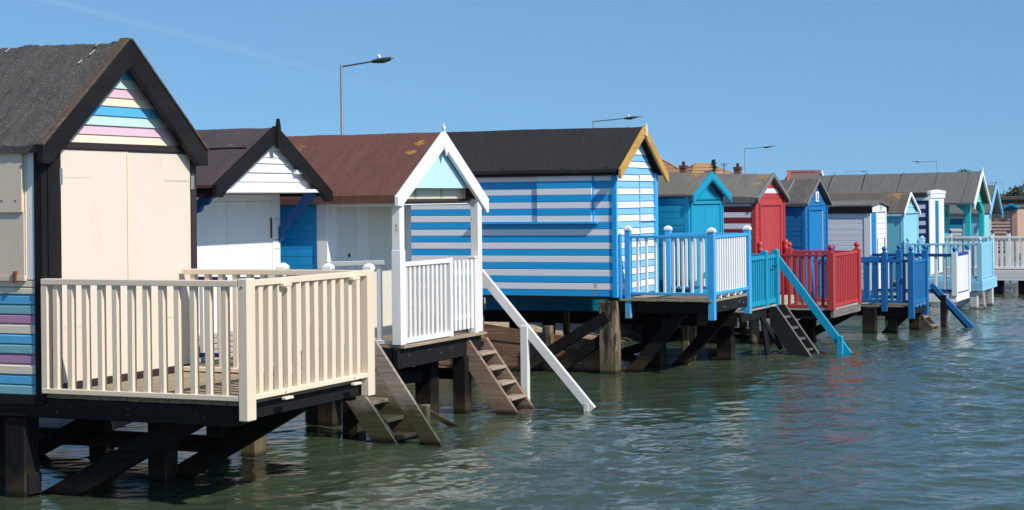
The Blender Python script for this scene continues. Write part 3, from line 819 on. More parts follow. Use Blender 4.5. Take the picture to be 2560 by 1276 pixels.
# ---------------------------------------------------------------- hut 3: white porch, brown roof
def hut3():
    t = thing('beach_hut', 'white porch hut with reddish-brown felt roof and light blue gable panel', 'beach hut', (-9.82, 18.35, 0.93), HUTS)
    yc = 18.385
    core(t, -12.2, -9.845, 17.38, 19.33, 0.90, 2.46, yc, 3.17, white('n'))
    zb = P('bright_blue_paint', (0.012, 0.35, 0.72), wear=0.12)
    boards(t, 'y-', 17.38, [(-12.2, 0), (-9.985, 0), (-9.985, 9), (-12.2, 9)], lin(.93, 2.45, 16), [zb('x')], 0.022, 'flat')
    box('corner_trim', -9.984, -9.952, 17.345, 17.40, .92, 2.46, zb(), t)
    box('corner_post', -9.95, -9.815, 17.335, 17.42, .92, 2.47, white(), t)
    box('corner_post', -9.845, -9.815, 19.24, 19.38, .92, 2.47, white(), t)
    wd = whitew('n')
    box('door_frame', -9.845, -9.812, 17.425, 17.545, .93, 2.46, white(), t)
    d = box('door', -9.845, -9.818, 17.55, 18.005, .97, 2.45, wd, t)
    box('door', -9.845, -9.818, 18.012, 18.30, .97, 2.45, wd, t)
    box('wall_panel', -9.845, -9.822, 18.305, 19.235, .97, 2.45, paint('ivory_panel_paint', (.70, .67, .58), 'n', .25), t)
    box('latch', -9.818, -9.80, 17.81, 17.83, 1.86, 1.90, darkiron, d, b=.002)
    # porch
    for y in (17.345, 19.36):
        p = box('porch_post', -8.995, -8.895, y - .055, y + .055, .93, 2.50, paint('porch_post_paint', (.78, .77, .75), 'z', .3, spots=((-8.94, 17.29, 2.22, .02, (.34, .14, .03)), (-8.94, 17.29, 2.17, .03, (.5, .36, .2)), (-8.95, 19.30, 2.42, .03, (.38, .22, .08)))), t, b=.005)
        if y < 18: box('post_sleeve', -9.0, -8.889, y - .061, y + .061, .93, 1.955, white(), p, b=.005)
        beam('porch_plate', (-9.82, y, 2.455), (-8.9, y, 2.455), .07, .05, white('x'), t)
    box('porch_beam', -9.10, -9.05, 17.40, 19.305, 2.505, 2.628, paint('stained_cream_paint', (.62, .58, .46), 'y', .4, spots=((-9.05, 17.93, 2.60, .035, (.20, .09, .02)), (-9.05, 17.98, 2.56, .05, (.36, .20, .05)), (-9.05, 18.64, 2.595, .03, (.30, .13, .02)), (-9.05, 18.64, 2.56, .05, (.40, .24, .07)))), t)
    box('beam_strip', -9.095, -9.055, 17.40, 19.30, 2.478, 2.503, paint('dark_brown_paint', (0.035, 0.022, 0.022), 'y', .3), t)
    mk('gable_panel', prismg([(17.36, 2.628), (19.41, 2.628), (yc, 3.22)], 'x', -8.975, -8.945), paint('gable_blue_paint', (.50, .75, .92), 'n', .08), t)
    box('porch_ceiling', -9.80, -8.99, 17.42, 19.30, 2.44, 2.452, white('n'), t)
    ora = (.50, .24, .015)
    fe = felt('red_brown_felt', (0.150, 0.060, 0.043), lichen=((-9.08, 18.20, 3.12, .15, ora), (-9.10, 18.02, 3.0, .13, ora), (-10.6, 18.1, 3.1, .16, (.30, .15, .05))), speck=1.7, stain=0.3, scale=150, warm=(.20, .085, .065))
    rf = roof(t, -12.4, -8.912, 17.20, 19.57, yc, 2.548, 2.53, 3.262, fe, t=0.045, skirt=0.085, sag=0.006, seed=3)
    seams(rf, (-11.9, -10.9, -9.95), 17.20, yc, 2.548, 3.262, fe, 0.05)
    barge(t, -8.912, -8.868, 17.205, yc, 19.565, 2.535, 2.43, 2.50, 2.335, 3.275, 0.185, paint('barge_white_paint', (.82, .82, .82), 'y', .15), notch=0.10)
    lathe('finial', [(.014, 3.24), (.014, 3.29), (.024, 3.31), (.022, 3.325), (.006, 3.335), (.004, 3.365)], -8.885, yc, white(), t, 10)
    prism('pendant', [(yc - .05, 3.10), (yc + .05, 3.10), (yc + .03, 3.04), (yc, 2.985), (yc - .03, 3.04)], 'x', -8.868, -8.85, white(), t)
def deck3():
    t = thing('timber_deck', 'black-beamed porch deck under the white porch hut', 'deck', (-9.4, 18.35, 0), DECKS)
    planks(t, -9.81, -8.86, 17.30, 19.46, .925, wood('sandy_decking', (.40, .31, .22), 'y', .6, knots=False), 'y', .13, .03)
    box('side_beam', -12.2, -9.0, 17.30, 17.38, .675, .892, tarbeam('x'), t)
    box('side_beam', -12.2, -9.0, 19.30, 19.38, .675, .892, tarbeam('x'), t)
    box('front_beam', -8.995, -8.93, 17.29, 19.44, .67, .892, tarbeam('y'), t, b=.006)
    for y, z in ((17.55, .80), (18.05, .82), (18.35, .76), (18.62, .79), (17.72, .84)):
        o = lathe('bolt_head', [(0.012, 0), (0.012, 0.008)], 0, 0, rust, t, 6)
        o.rotation_euler = (0, R(90), 0); o.location = Vector((-8.93, y, z)) - ORG[t]
    pile(t, -9.30, 18.72, .668, tar(), .22, .20); pile(t, -8.99, 19.02, .668, tar(), .17, .16)
    pile(t, -9.9, 17.5, .67, tar(), .2, .2); pile(t, -11.0, 19.1, .67, tar(), .2, .2); pile(t, -10.9, 17.5, .67, tar(), .2, .2)
    beam('tie_beam', (-9.9, 18.0, .42), (-9.28, 18.70, .46), .07, .13, tar('y'), t)
    beam('tie_beam', (-10.6, 19.2, .44), (-8.95, 19.2, .44), .07, .13, tar('x'), t)
def rail3():
    t = thing('deck_railing', 'white porch railing with small picket gate', 'railing', (-9.0, 18.3, .93), RAILS)
    beam('top_rail', (-9.81, 17.345, 1.80), (-9.0, 17.345, 1.825), .055, .05, white('x'), t)
    box('bottom_rail', -9.81, -9.0, 17.32, 17.37, .935, .975, white('x'), t)
    for x in (-9.66, -9.50, -9.33, -9.18): box('baluster', x - .03, x + .03, 17.335, 17.36, .97, 1.79, white(), t)
    run(t, (-8.94, 17.408), (-8.94, 18.56), 1.822, .935, 10, white, whitew(), .06, .05, .028, .055, .75, brh=.055)
    box('post', -8.965, -8.905, 18.562, 18.63, .925, 1.83, white(), t)
    box('post', -8.985, -8.885, 19.19, 19.28, .925, 1.80, whitew(), t)
    box('post_plate', -8.99, -8.88, 19.18, 19.29, 1.803, 1.83, white('y'), t)
    g = thing('picket_gate', 'small white picket gate at the top of the brown steps', 'gate', (-8.93, 18.9, .98))
    for k in range(5):
        y = 18.67 + .112 * k
        prism('picket', [(y, .985), (y + .062, .985), (y + .062, 1.765), (y + .048, 1.795), (y + .014, 1.795), (y, 1.765)], 'x', -8.925, -8.903, white(), g)
    for z in (1.10, 1.62): box('gate_rail', -8.952, -8.927, 18.65, 19.18, z, z + .065, white('y'), g)
    beam('gate_brace', (-8.94, 18.68, 1.60), (-8.94, 19.15, 1.19), .02, .05, white('y'), g, side=(1, 0, 0))
def steps3():
    t = thing('wooden_steps', 'bare brown wooden steps with white handrail below the picket gate', 'steps', (-8.6, 19.3, 0), STEPS)
    w = brownwood('x')
    for y, dx in ((19.05, 0), (19.53, .0)):
        prism('stringer', [(-9.06 + dx, .85), (-8.90 + dx, .85), (-8.07 + dx, -.28), (-8.36 + dx, -.28), (-9.06, .72)], 'y', y - .024, y + .024, w, t)
    for k in range(5):
        z = .70 - .17 * k; x = -8.84 + .126 * k
        box('tread', x - .09, x + .085, 19.076, 19.504, z - .032, z, wood('pale_tread_wood', (.42, .33, .26), 'y', .7, tide=-.12, algae=(.10, .07, .03)), t)
    beam('handrail', (-9.03, 19.63, 1.62), (-7.60, 19.63, .02), .05, .105, whitew('x'), t)
    box('handrail_post', -8.49, -8.40, 19.585, 19.66, -.5, .99, whitew(), t)
    box('handrail_post', -7.70, -7.64, 19.60, 19.67, -.5, .10, whitew(), t)
    for y in (19.02, 19.50): box('hinge', -9.0, -8.925, y - .02, y + .05, .76, .80, darkiron, t, b=.002)
hut3(); deck3(); rail3(); steps3()

# ---------------------------------------------------------------- hut 4: blue and white stripes
def hut4():
    t = thing('beach_hut', 'long blue and white striped hut with black roof and bare pine barge boards', 'beach hut', (-8.87, 24.82, 1.08), HUTS)
    yc = 24.83
    core(t, -12.4, -8.905, 23.975, 25.68, 1.07, 2.80, yc, 3.44, azure('n'))
    E = lin(1.095, 2.835, 18)
    st = lambda i: (azure if i % 2 == 0 else P('striped_white_paint', (.86, .85, .86), wear=.10, spots=((-9.21, 23.95, 1.25, .035, (.35, .20, .06)),)))('x')
    boards(t, 'y-', 23.975, [(-12.4, 0), (-8.945, 0), (-8.945, 9), (-12.4, 9)], E, st, .024, 'thin', holes=((-10.09, -9.235, 2.16, 2.80),))
    for i in range(11, 18):
        boards(t, 'y-', 23.950, [(-10.085, 0), (-9.24, 0), (-9.24, 9), (-10.085, 9)], [E[i], E[i + 1]], [st(i)], .028, 'thin', name='shutter_board')
    box('shutter_backing', -10.09, -9.235, 23.951, 23.974, 2.155, 2.83, azure('n'), t, b=.002)
    box('shutter_stile', -9.234, -9.216, 23.940, 23.974, 2.155, 2.835, azure(), t, b=.002)
    box('sill', -11.1, -9.15, 23.885, 23.974, 2.128, 2.152, azure('x'), t)
    box('corner_trim', -8.944, -8.872, 23.935, 23.975, 1.08, 2.84, azure(), t)
    box('corner_trim', -8.904, -8.872, 23.976, 23.995, 1.08, 2.84, ltblue(), t)
    box('corner_trim', -8.904, -8.855, 25.59, 25.705, 1.05, 2.86, cyan(), t)
    box('base_beam', -12.4, -8.90, 23.955, 24.02, 1.055, 1.091, tarbeam('x'), t)
    fs = lambda i: (P('front_blue_paint', (.20, .50, .84), wear=.12) if i % 2 == 0 else P('front_white_paint', (.82, .82, .82), wear=.1))('y')
    boards(t, 'x+', -8.904, [(24.0, 0), (25.588, 0), (25.588, 2.84), (yc, 3.49), (24.0, 2.84)], lin(1.095, 3.415, 24), fs, .024, 'lap', gaps=(24.955,))
    box('door_trim', -8.88, -8.872, 24.945, 24.965, 1.15, 2.84, ltblue(), t, b=.001)
    box('door_ledge', -8.88, -8.858, 24.97, 25.585, 2.150, 2.162, white('y'), t, b=.001)
    fe = felt('black_felt', (0.020, 0.019, 0.022), speck=1.6, stain=0.2, scale=200)
    rf = roof(t, -12.6, -8.772, 23.875, 25.79, yc, 2.905, 2.875, 3.530, fe, t=.03, skirt=.05, sag=.004, seed=4)
    seams(rf, (-11.6, -10.6, -9.65, -9.0), 23.875, yc, 2.905, 3.53, fe, .05)
    box('fascia', -12.5, -8.78, 23.885, 23.93, 2.815, 2.862, black('x'), t)
    box('eave_board', -12.5, -9.0, 23.931, 23.972, 2.800, 2.832, paint('off_white_paint', (.6, .58, .55), 'x', .4), t)
    barge(t, -8.772, -8.735, 23.77, yc, 25.87, 2.905, 2.765, 2.84, 2.725, 3.545, 0.15, pine('y'), notch=.06)
    prism('apex_plate', [(yc - .05, 3.40), (yc + .045, 3.38), (yc + .05, 3.50), (yc, 3.585), (yc - .05, 3.50)], 'x', -8.734, -8.715, wood('pale_pine', (.72, .58, .36), 'z', .8, knots=False), t)
    mk('gable_block', prismg([(yc - .1, 3.40), (yc + .1, 3.40), (yc, 3.485)], 'x', -8.90, -8.79), darkiron, t)
def deck4():
    t = thing('timber_deck', 'grey grooved deck on braced piles in front of the striped hut', 'deck', (-8.2, 24.9, 0), DECKS)
    planks(t, -8.87, -7.50, 24.0, 25.86, 1.062, deckwood('y'), 'y', .14, .03, ribs=6)
    box('side_beam', -8.90, -7.56, 24.06, 24.14, .865, 1.030, tarbeam('x'), t)
    box('side_beam', -8.90, -7.56, 25.70, 25.78, .865, 1.030, tarbeam('x'), t)
    box('front_beam', -7.555, -7.50, 24.16, 25.78, .872, 1.030, tarbeam('y'), t)
    pile(t, -9.02, 24.02, 1.028, oldpile(), .26, .20)
    pile(t, -8.80, 25.30, .862, tar(), .30, .22)
    pile(t, -8.62, 26.28, .62, oldpile(), .12, .12); pile(t, -8.53, 26.34, .62, oldpile(), .1, .1)
    pile(t, -11.3, 24.4, 1.02, tar(), .2, .2); pile(t, -10.45, 25.2, .8, tar(), .16, .16); pile(t, -10.2, 25.3, .8, oldpile(), .08, .1)
    beam('brace', (-10.52, 23.88, -.08), (-9.0, 23.88, .83), .09, .15, tar('x'), t)
    beam('brace', (-10.05, 23.99, -.12), (-8.95, 23.99, .60), .09, .14, tar('x'), t)
    beam('brace', (-8.86, 24.25, -.12), (-7.95, 24.25, .95), .09, .17, tar('x'), t)
    beam('brace', (-8.60, 25.55, -.12), (-7.62, 25.55, .95), .09, .17, tar('x'), t)
    for y, z in ((24.6, .93), (25.35, .97), (25.55, .94)):
        o = lathe('bolt_head', [(0.012, 0), (0.012, 0.008)], 0, 0, steel, t, 6)
        o.rotation_euler = (0, R(90), 0); o.location = Vector((-7.50, y, z)) - ORG[t]
def rail4():
    t = thing('deck_railing', 'cyan railing with white balusters beside the striped hut', 'railing', (-8.1, 24.9, 1.06), RAILS)
    wh = paint('baluster_white_paint', (.80, .79, .78), 'z', .2)
    posts_ball(t, -8.745, 24.06, .785, 2.03, .085, cyan(), white(), 'pyr')
    posts_ball(t, -7.515, 24.07, .775, 2.00, .095, cyan(), white(), 'pyr')
    posts_ball(t, -7.505, 25.80, .76, 2.00, .095, cyan(), white(), 'pyr')
    posts_ball(t, -8.735, 25.80, .95, 2.00, .09, cyan(), white(), 'pyr')
    box('post', -8.868, -8.835, 24.01, 24.05, 1.06, 1.98, cyan(), t)
    zt, zb = 1.958, 1.120
    run(t, (-8.70, 24.05), (-7.565, 24.05), zt, zb, 8, cyan, wh, .06, .038, .036, .03, .75)
    run(t, (-7.51, 24.12), (-7.51, 25.75), zt, zb, 14, cyan, wh, .06, .045, .03, .05, .7, brh=.045)
    run(t, (-8.68, 25.81), (-7.565, 25.81), zt, zb, 8, cyan, wh, .06, .038, .036, .03, .75)
    for y in (24.42, 24.78, 25.12, 25.4): box('foot_block', -7.53, -7.49, y, y + .04, 1.064, 1.122, white(), t, b=.003)
hut4(); deck4(); rail4()

# ---------------------------------------------------------------- generic small hut for the middle and far part of the row
def gable_hut(label, xf, y0, y1, zf, ze, yc, zr, depth, over, side, n_side, front, n_front, fe, sag, seed, bl=None, corner=None, eave=0.05, sty='thin', zbarge=.12, door=None, skirt=.05, bx=.03, wallm=None, scallop=0, doorm=None, bmat=None, vertical=False, seam_x=(), bz=None, styf='lap'):
    t = thing('beach_hut', label, 'beach hut', (xf, (y0 + y1) / 2, zf), HUTS)
    sl = (zr - ze) / (yc - y0)
    core(t, xf - depth, xf - .03, y0 + .02, y1 - .02, zf, ze - .04, yc, zr - .06, wallm or side(0))
    rect = [(xf - depth, 0), (xf - .075, 0), (xf - .075, 9), (xf - depth, 9)]
    if vertical:
        n = n_side
        for k in range(n):
            a = xf - depth + (depth - .075) * k / n
            box('board', a + .003, a + (depth - .075) / n - .003, y0 + .002, y0 + .02, zf, ze - .06, side('z'), t, b=.004)
    else: boards(t, 'y-', y0 + .02, rect, lin(zf + .01, ze - .05, n_side), lambda i: side(i), .02, sty)
    hole = ()
    if door:
        dy0, dy1, dz0, dz1 = door
        hole = ((dy0 - .05, dy1 + .05, zf - .1, dz1 + .05),)
    pen = [(y0 + .05, 0), (y1 - .05, 0), (y1 - .05, ze - .03), (yc, zr - .05), (y0 + .05, ze - .03)]
    if vertical:
        n = n_front
        for k in range(n):
            a = y0 + .05 + (y1 - y0 - .1) * k / n
            box('board', xf - .03, xf - .012, a + .004, a + (y1 - y0 - .1) / n - .004, zf, ze - .03, front('z'), t, b=.004)
        boards(t, 'x+', xf - .03, clip(pen, ze - .02, zr), lin(ze - .02, zr - .07, 3), [front('y')], .016, 'lap')
    else: boards(t, 'x+', xf - .03, pen, lin(zf + .01, zr - .07, n_front), lambda i: front(i), .014, styf, holes=hole)
    cm = corner or front(0)
    box('corner_post', xf - .074, xf + .004, y0 - .004, y0 + .05, zf, ze - .03, cm, t)
    box('corner_post', xf - .03, xf + .004, y1 - .05, y1 + .004, zf, ze - .03, cm, t)
    if door:
        dm = doorm or front('z')
        d = box('door', xf - .028, xf - .016, dy0, dy1, dz0, dz1, dm, t)
        nb = 4
        for k in range(nb):
            a = dy0 + (dy1 - dy0) * k / nb
            box('door_board', xf - .016, xf - .010, a + .004, a + (dy1 - dy0) / nb - .004, dz0 + .01, dz1 - .01, dm, d, b=.002)
        box('door_frame', xf - .03, xf + .012, dy0 - .05, dy0 - .002, zf, dz1 + .048, cm, t)
        box('door_frame', xf - .03, xf + .012, dy1 + .002, dy1 + .05, zf, dz1 + .048, cm, t)
        box('door_head', xf - .03, xf + .014, dy0 - .002, dy1 + .002, dz1 + .002, dz1 + .05, cm, t)
    yL = y0 - eave; yR = y1 + eave
    slR = (zr - ze) / (y1 - yc)
    zL, zR = ze - sl * eave + .02, ze - slR * eave + .02
    rf = roof(t, xf - depth - .12, xf + over, yL, yR, yc, zL, zR, zr + .01, fe, .03, skirt, sag, seed)
    if seam_x: seams(rf, seam_x, yL, yc, zL, zr + .01, fe, .05)
    if bl or bmat:
        bm = bmat or bl
        barge(t, xf + over, xf + over + bx, yL - .02, yc, yR + .02, zL, zL - (bz or zbarge), zR, zR - (bz or zbarge), zr + .025, zbarge, bm, notch=.07, scallop=scallop)
    return t
# hut 5: teal
orl = (.40, .20, .02)
f5 = felt('olive_grey_felt', (0.18, 0.172, 0.138), lichen=((-8.6, 26.9, 2.8, .25, orl),), speck=1.5, stain=.5, scale=130, warm=(.20, .19, .16))
h5 = gable_hut('small teal hut with scalloped barge boards and olive-grey felt roof', -8.5, 26.08, 27.88, .735, 2.53, 26.95, 2.865, 3.4, .09,
          lambda i: teal('x'), 17, lambda i: teal('y') if i != 'z' else teal('z'), 11, f5, .012, 5, bmat=teal('y'), door=(26.26, 27.70, .82, 2.38), scallop=9, zbarge=.10, corner=teal('z'), seam_x=(-9.3, -10.4), bz=.13, skirt=.03)
beam('felt_lap', (-11.6, 26.62, 2.70), (-9.2, 26.62, 2.70), .04, .012, f5, h5)
box('gable_sill', -8.50, -8.47, 26.4, 27.6, 2.465, 2.475, teal('y'), h5)
def deck5():
    t = thing('timber_deck', 'black narrow deck with grey edge in front of the teal hut', 'deck', (-8.1, 27.1, 0), DECKS)
    planks(t, -8.46, -7.66, 26.15, 28.10, .775, wood('bleached_decking', (.42, .38, .33), 'y', .7, knots=False), 'y', .13, .028)
    box('front_beam', -7.76, -7.70, 26.15, 27.55, .60, .744, tarbeam('y'), t)
    box('side_beam', -12.4, -7.78, 26.14, 26.195, .54, .728, tarbeam('x'), t); box('side_beam', -12, -7.78, 27.95, 28.03, .58, .744, tarbeam('x'), t)
    pile(t, -8.07, 26.52, .74, tar(), .24, .18); pile(t, -11.5, 26.4, .6, tar())
    lathe('pile', [(.085, -.6), (.09, .2), (.085, .58)], -8.48, 29.5, oldpile(), t, 14)
    beam('brace', (-9.9, 26.9, .02), (-8.2, 26.9, .6), .08, .14, tar('x'), t)
    beam('brace', (-7.72, 27.35, .62), (-7.62, 27.45, -.3), .05, .08, tarbeam('z'), t)
    beam('brace', (-7.74, 27.3, .62), (-7.50, 27.62, .1), .05, .07, tarbeam('z'), t)
def rail5():
    t = thing('deck_railing', 'teal railing with chained gate in front of the teal hut', 'railing', (-7.7, 27.2, .78), RAILS)
    posts_ball(t, -7.70, 27.42, .74, 1.60, .10, teal(), style='round'); posts_ball(t, -7.69, 28.02, .74, 1.60, .11, teal(), style='round')
    run(t, (-7.70, 26.2), (-7.70, 27.36), 1.57, .80, 9, teal, teal(), .06, .06, .03, .04, .7, brh=.07)
    run(t, (-7.70, 27.48), (-7.70, 27.96), 1.57, .80, 4, teal, teal(), .06, .06, .03, .04, .7, brh=.07)
    ch = [(-7.635, 27.66 + .045 * k, 1.40 - .03 * math.sin(k / 6 * math.pi)) for k in range(7)]
    c = beam('chain', ch[0], ch[3], .014, .014, darkiron, t, b=0); beam('chain', ch[3], ch[6], .014, .014, darkiron, t, b=0)
    beam('side_rail', (-8.4, 28.05, 1.55), (-7.74, 28.05, 1.55), .05, .05, teal('x'), t)
def steps5():
    t = thing('wooden_steps', 'black steps with bright teal handrail below the teal hut', 'steps', (-7.2, 27.8, 0), STEPS)
    w = paint('black_step_paint', (.014, .014, .015), 'x', .5, chip=.05, under=(.16, .13, .11))
    for y in (27.50, 28.0):
        prism('stringer', [(-7.64, .765), (-7.53, .765), (-6.86, -.2), (-7.18, -.2), (-7.64, .46)], 'y', y - .02, y + .02, w, t)
        beam('stringer_edge', (-7.535, y, .771), (-6.88, y, -.165), .042, .012, paint('bleached_edge', (.24, .20, .18), 'x', .5), t, b=0)
    for k in range(4):
        z = .60 - .17 * k; x = -7.50 + .118 * k
        box('tread', x - .08, x + .07, 27.522, 27.978, z - .035, z, paint('worn_tread', (.10, .10, .105), 'y', .5, chip=.06, under=(.3, .28, .26)), t)
    beam('handrail', (-7.70, 28.08, 1.53), (-6.53, 28.08, -.02), .05, .12, teal('x'), t)
    posts_ball(t, -6.655, 28.0, -.5, .24, .09, teal(), style='round', name='handrail_post')
deck5(); rail5(); steps5()

# hut 6: red
f6 = felt('lichen_grey_felt', (0.185, 0.176, 0.155), lichen=((-8.45, 30.25, 2.86, .40, (.40, .22, .04)), (-8.5, 29.95, 2.68, .25, (.46, .26, .04))), speck=1.5, stain=.5, scale=130, warm=(.20, .18, .155))
gf = paint('grey_barge_felt', (.19, .185, .175), 'y', .3)
red_shade = P('shaded_red_paint', (.27, .022, .03), wear=.25)  # front red darkened: shade of the side wall carried in the colour
rw = P('stripe_white_paint', (.74, .74, .76), wear=.2)
h6 = gable_hut('red-fronted hut with red and white striped side and lichened grey roof', -8.4, 29.40, 31.28, .70, 2.475, 30.32, 2.88, 3.2, .05,
          lambda i: (red_shade('x') if isinstance(i, int) and i % 2 == 0 else rw('x')), 18, lambda i: red('z') if i == 'z' else ((rw('y') if i in (21, 23) else red('y'))), 24, f6, .014, 6, bmat=gf, door=(29.72, 30.98, .80, 2.33), zbarge=.075, corner=red('z'), bz=.09, skirt=.10, bx=.03, styf='flat')
for y in (29.52, 31.15):
    lathe('door_column', [(.035, .7), (.035, 1.55), (.05, 1.57), (.05, 1.60), (.03, 1.62), (.055, 1.67), (.04, 1.72), (.01, 1.735)], -8.36, y, red(), h6, 10)
box('step', -8.38, -8.15, 29.9, 30.9, .62, .76, paint('mint_step_paint', (.42, .46, .38), 'y', .5), h6)
def deck6():
    t = thing('timber_deck', 'deck with bleached front beam under the red railing', 'deck', (-7.7, 30.3, 0), DECKS)
    planks(t, -8.36, -7.08, 29.28, 31.28, .625, wood('bleached_decking', (.42, .38, .33), 'y', .7, knots=False), 'y', .13, .028)
    box('front_beam', -7.12, -7.06, 29.30, 31.28, .475, .595, wood('bleached_beam', (.26, .23, .21), 'y', .4, knots=False), t)
    box('side_beam', -11.5, -7.13, 29.32, 29.40, .45, .595, tarbeam('x'), t)
    for x, y in ((-9.2, 29.6), (-7.9, 31.0), (-10.2, 29.6)): pile(t, x, y, .46, tar())
    beam('brace', (-8.5, 29.5, -.1), (-7.4, 29.5, .5), .08, .14, tar('x'), t)
    beam('brace', (-8.2, 31.0, -.1), (-7.1, 31.0, .5), .08, .14, tar('x'), t)
def rail6():
    t = thing('deck_railing', 'red railing with ball-topped posts in front of the red hut', 'railing', (-7.7, 30.3, .63), RAILS)
    for x, y in ((-7.11, 29.33), (-7.11, 31.24), (-8.32, 31.24)): posts_ball(t, x, y, .60, 1.56, .12, red())
    run(t, (-8.35, 29.33), (-7.17, 29.33), 1.53, .64, 10, red, red(), .06, .045, .045, .04, .7)
    run(t, (-7.11, 29.40), (-7.11, 31.18), 1.53, .64, 14, red, red(), .06, .05, .04, .05, .7)
    run(t, (-8.26, 31.24), (-7.17, 31.24), 1.53, .64, 9, red, red(), .06, .045, .045, .04, .7)
deck6(); rail6()

# hut 7: royal blue
f7 = felt('dark_streaked_felt', (0.105, 0.097, 0.088), lichen=((-8.9, 32.9, 2.8, .3, (.30, .24, .16)),), speck=1.7, stain=.9, scale=120, warm=(.19, .17, .15))
h7 = gable_hut('royal blue hut with white number plaque and dark streaked roof', -8.2, 31.93, 33.62, .52, 2.37, 32.77, 2.79, 3.2, .05,
          lambda i: royal('x'), 19, lambda i: royal('z') if i == 'z' else royal('y'), 16, f7, .012, 7, bmat=gf, door=(32.22, 33.20, .60, 2.22), zbarge=.045, bz=.05, corner=royal('z'), bx=.025, eave=.06, doorm=P('door_blue_paint', (.004, .19, .47), wear=.1)('z'))
box('door_edge', -8.205, -8.190, 33.20, 33.235, .60, 2.215, white(), h7, b=.002)
pl = box('number_plaque', -8.215, -8.19, 32.72, 32.92, 2.38, 2.57, white('n'), h7)
box('numeral', -8.19, -8.186, 32.79, 32.82, 2.41, 2.545, darkiron, pl, b=0); box('numeral', -8.19, -8.186, 32.821, 32.87, 2.41, 2.43, darkiron, pl, b=0)
seams(next(o for o in h7.children if o.name.startswith('roof')), (-8.62, -9.05, -9.9), 31.87, 32.77, 2.35, 2.80, paint('pale_grey_batten', (.26, .245, .225), 'y', .4), .03)
def deck7():
    t = thing('timber_deck', 'dark deck on square piles under the royal blue railing', 'deck', (-7.2, 33, 0), DECKS)
    planks(t, -8.16, -6.36, 32.28, 33.68, .512, deckwood('y'), 'y', .14, .028)
    box('front_beam', -6.42, -6.36, 32.3, 33.68, .35, .482, tarbeam('y'), t)
    box('side_beam', -11.5, -6.43, 32.33, 32.41, .32, .482, tarbeam('x'), t)
    pile(t, -7.12, 32.26, .48, tar(), .24, .18); pile(t, -6.55, 33.5, .35, tar(), .2, .18); pile(t, -6.75, 32.5, .33, tar(), .16, .16); pile(t, -8.3, 32.5, .4, tar())
    beam('brace', (-7.0, 32.5, -.1), (-6.45, 32.5, .4), .07, .12, tar('x'), t)
def rail7():
    t = thing('deck_railing', 'royal blue railing with ball-topped posts and narrow front panel', 'railing', (-7.2, 33, .52), RAILS)
    for x, y, z0 in ((-6.38, 32.30, .28), (-6.38, 33.62, .28), (-6.86, 32.32, .40), (-6.86, 33.62, .40), (-8.1, 33.62, .5)): posts_ball(t, x, y, z0, 1.46, .105, royal())
    run(t, (-8.15, 32.31), (-6.92, 32.31), 1.335, .56, 8, royal, royal(), .06, .06, .06, .035, .6)
    run(t, (-6.80, 32.31), (-6.44, 32.31), 1.335, .56, 3, royal, royal(), .06, .05, .05, .035, .6)
    run(t, (-6.38, 32.36), (-6.38, 33.56), 1.31, .52, 12, royal, royal(), .06, .05, .035, .05, .7, brh=.07)
    run(t, (-8.05, 33.62), (-6.92, 33.62), 1.335, .56, 7, royal, royal(), .06, .06, .06, .035, .6)
    for y in (32.6, 32.95, 33.3): lathe('drop_finial', [(.02, .44), (.045, .47), (.045, .50), (.02, .52)], -6.36, y, royal(), t, 8)
def steps7():
    t = thing('wooden_steps', 'short dark steps with royal blue handrail below the blue railing', 'steps', (-6.2, 33.8, 0), STEPS)
    w = paint('dark_step_paint', (.07, .058, .05), 'x', .4)
    for y in (33.72, 34.16): prism('stringer', [(-6.72, .36), (-6.56, .36), (-6.02, -.25), (-6.32, -.25), (-6.72, .18)], 'y', y - .02, y + .02, w, t)
    for k in range(2): box('tread', -6.60 + .16 * k, -6.42 + .16 * k, 33.742, 34.138, .19 - .16 * k, .225 - .16 * k, paint('tan_tread', (.30, .24, .19), 'y', .5), t)
    beam('handrail', (-6.40, 34.3, .80), (-5.62, 34.3, -.04), .06, .10, royal('x'), t)
    beam('handrail_underside', (-6.40, 34.3, .715), (-5.66, 34.3, -.09), .06, .05, black('x'), t)
    box('handrail_post', -6.215, -6.12, 34.24, 34.36, -.5, .60, tar(), t)
deck7(); rail7(); steps7()

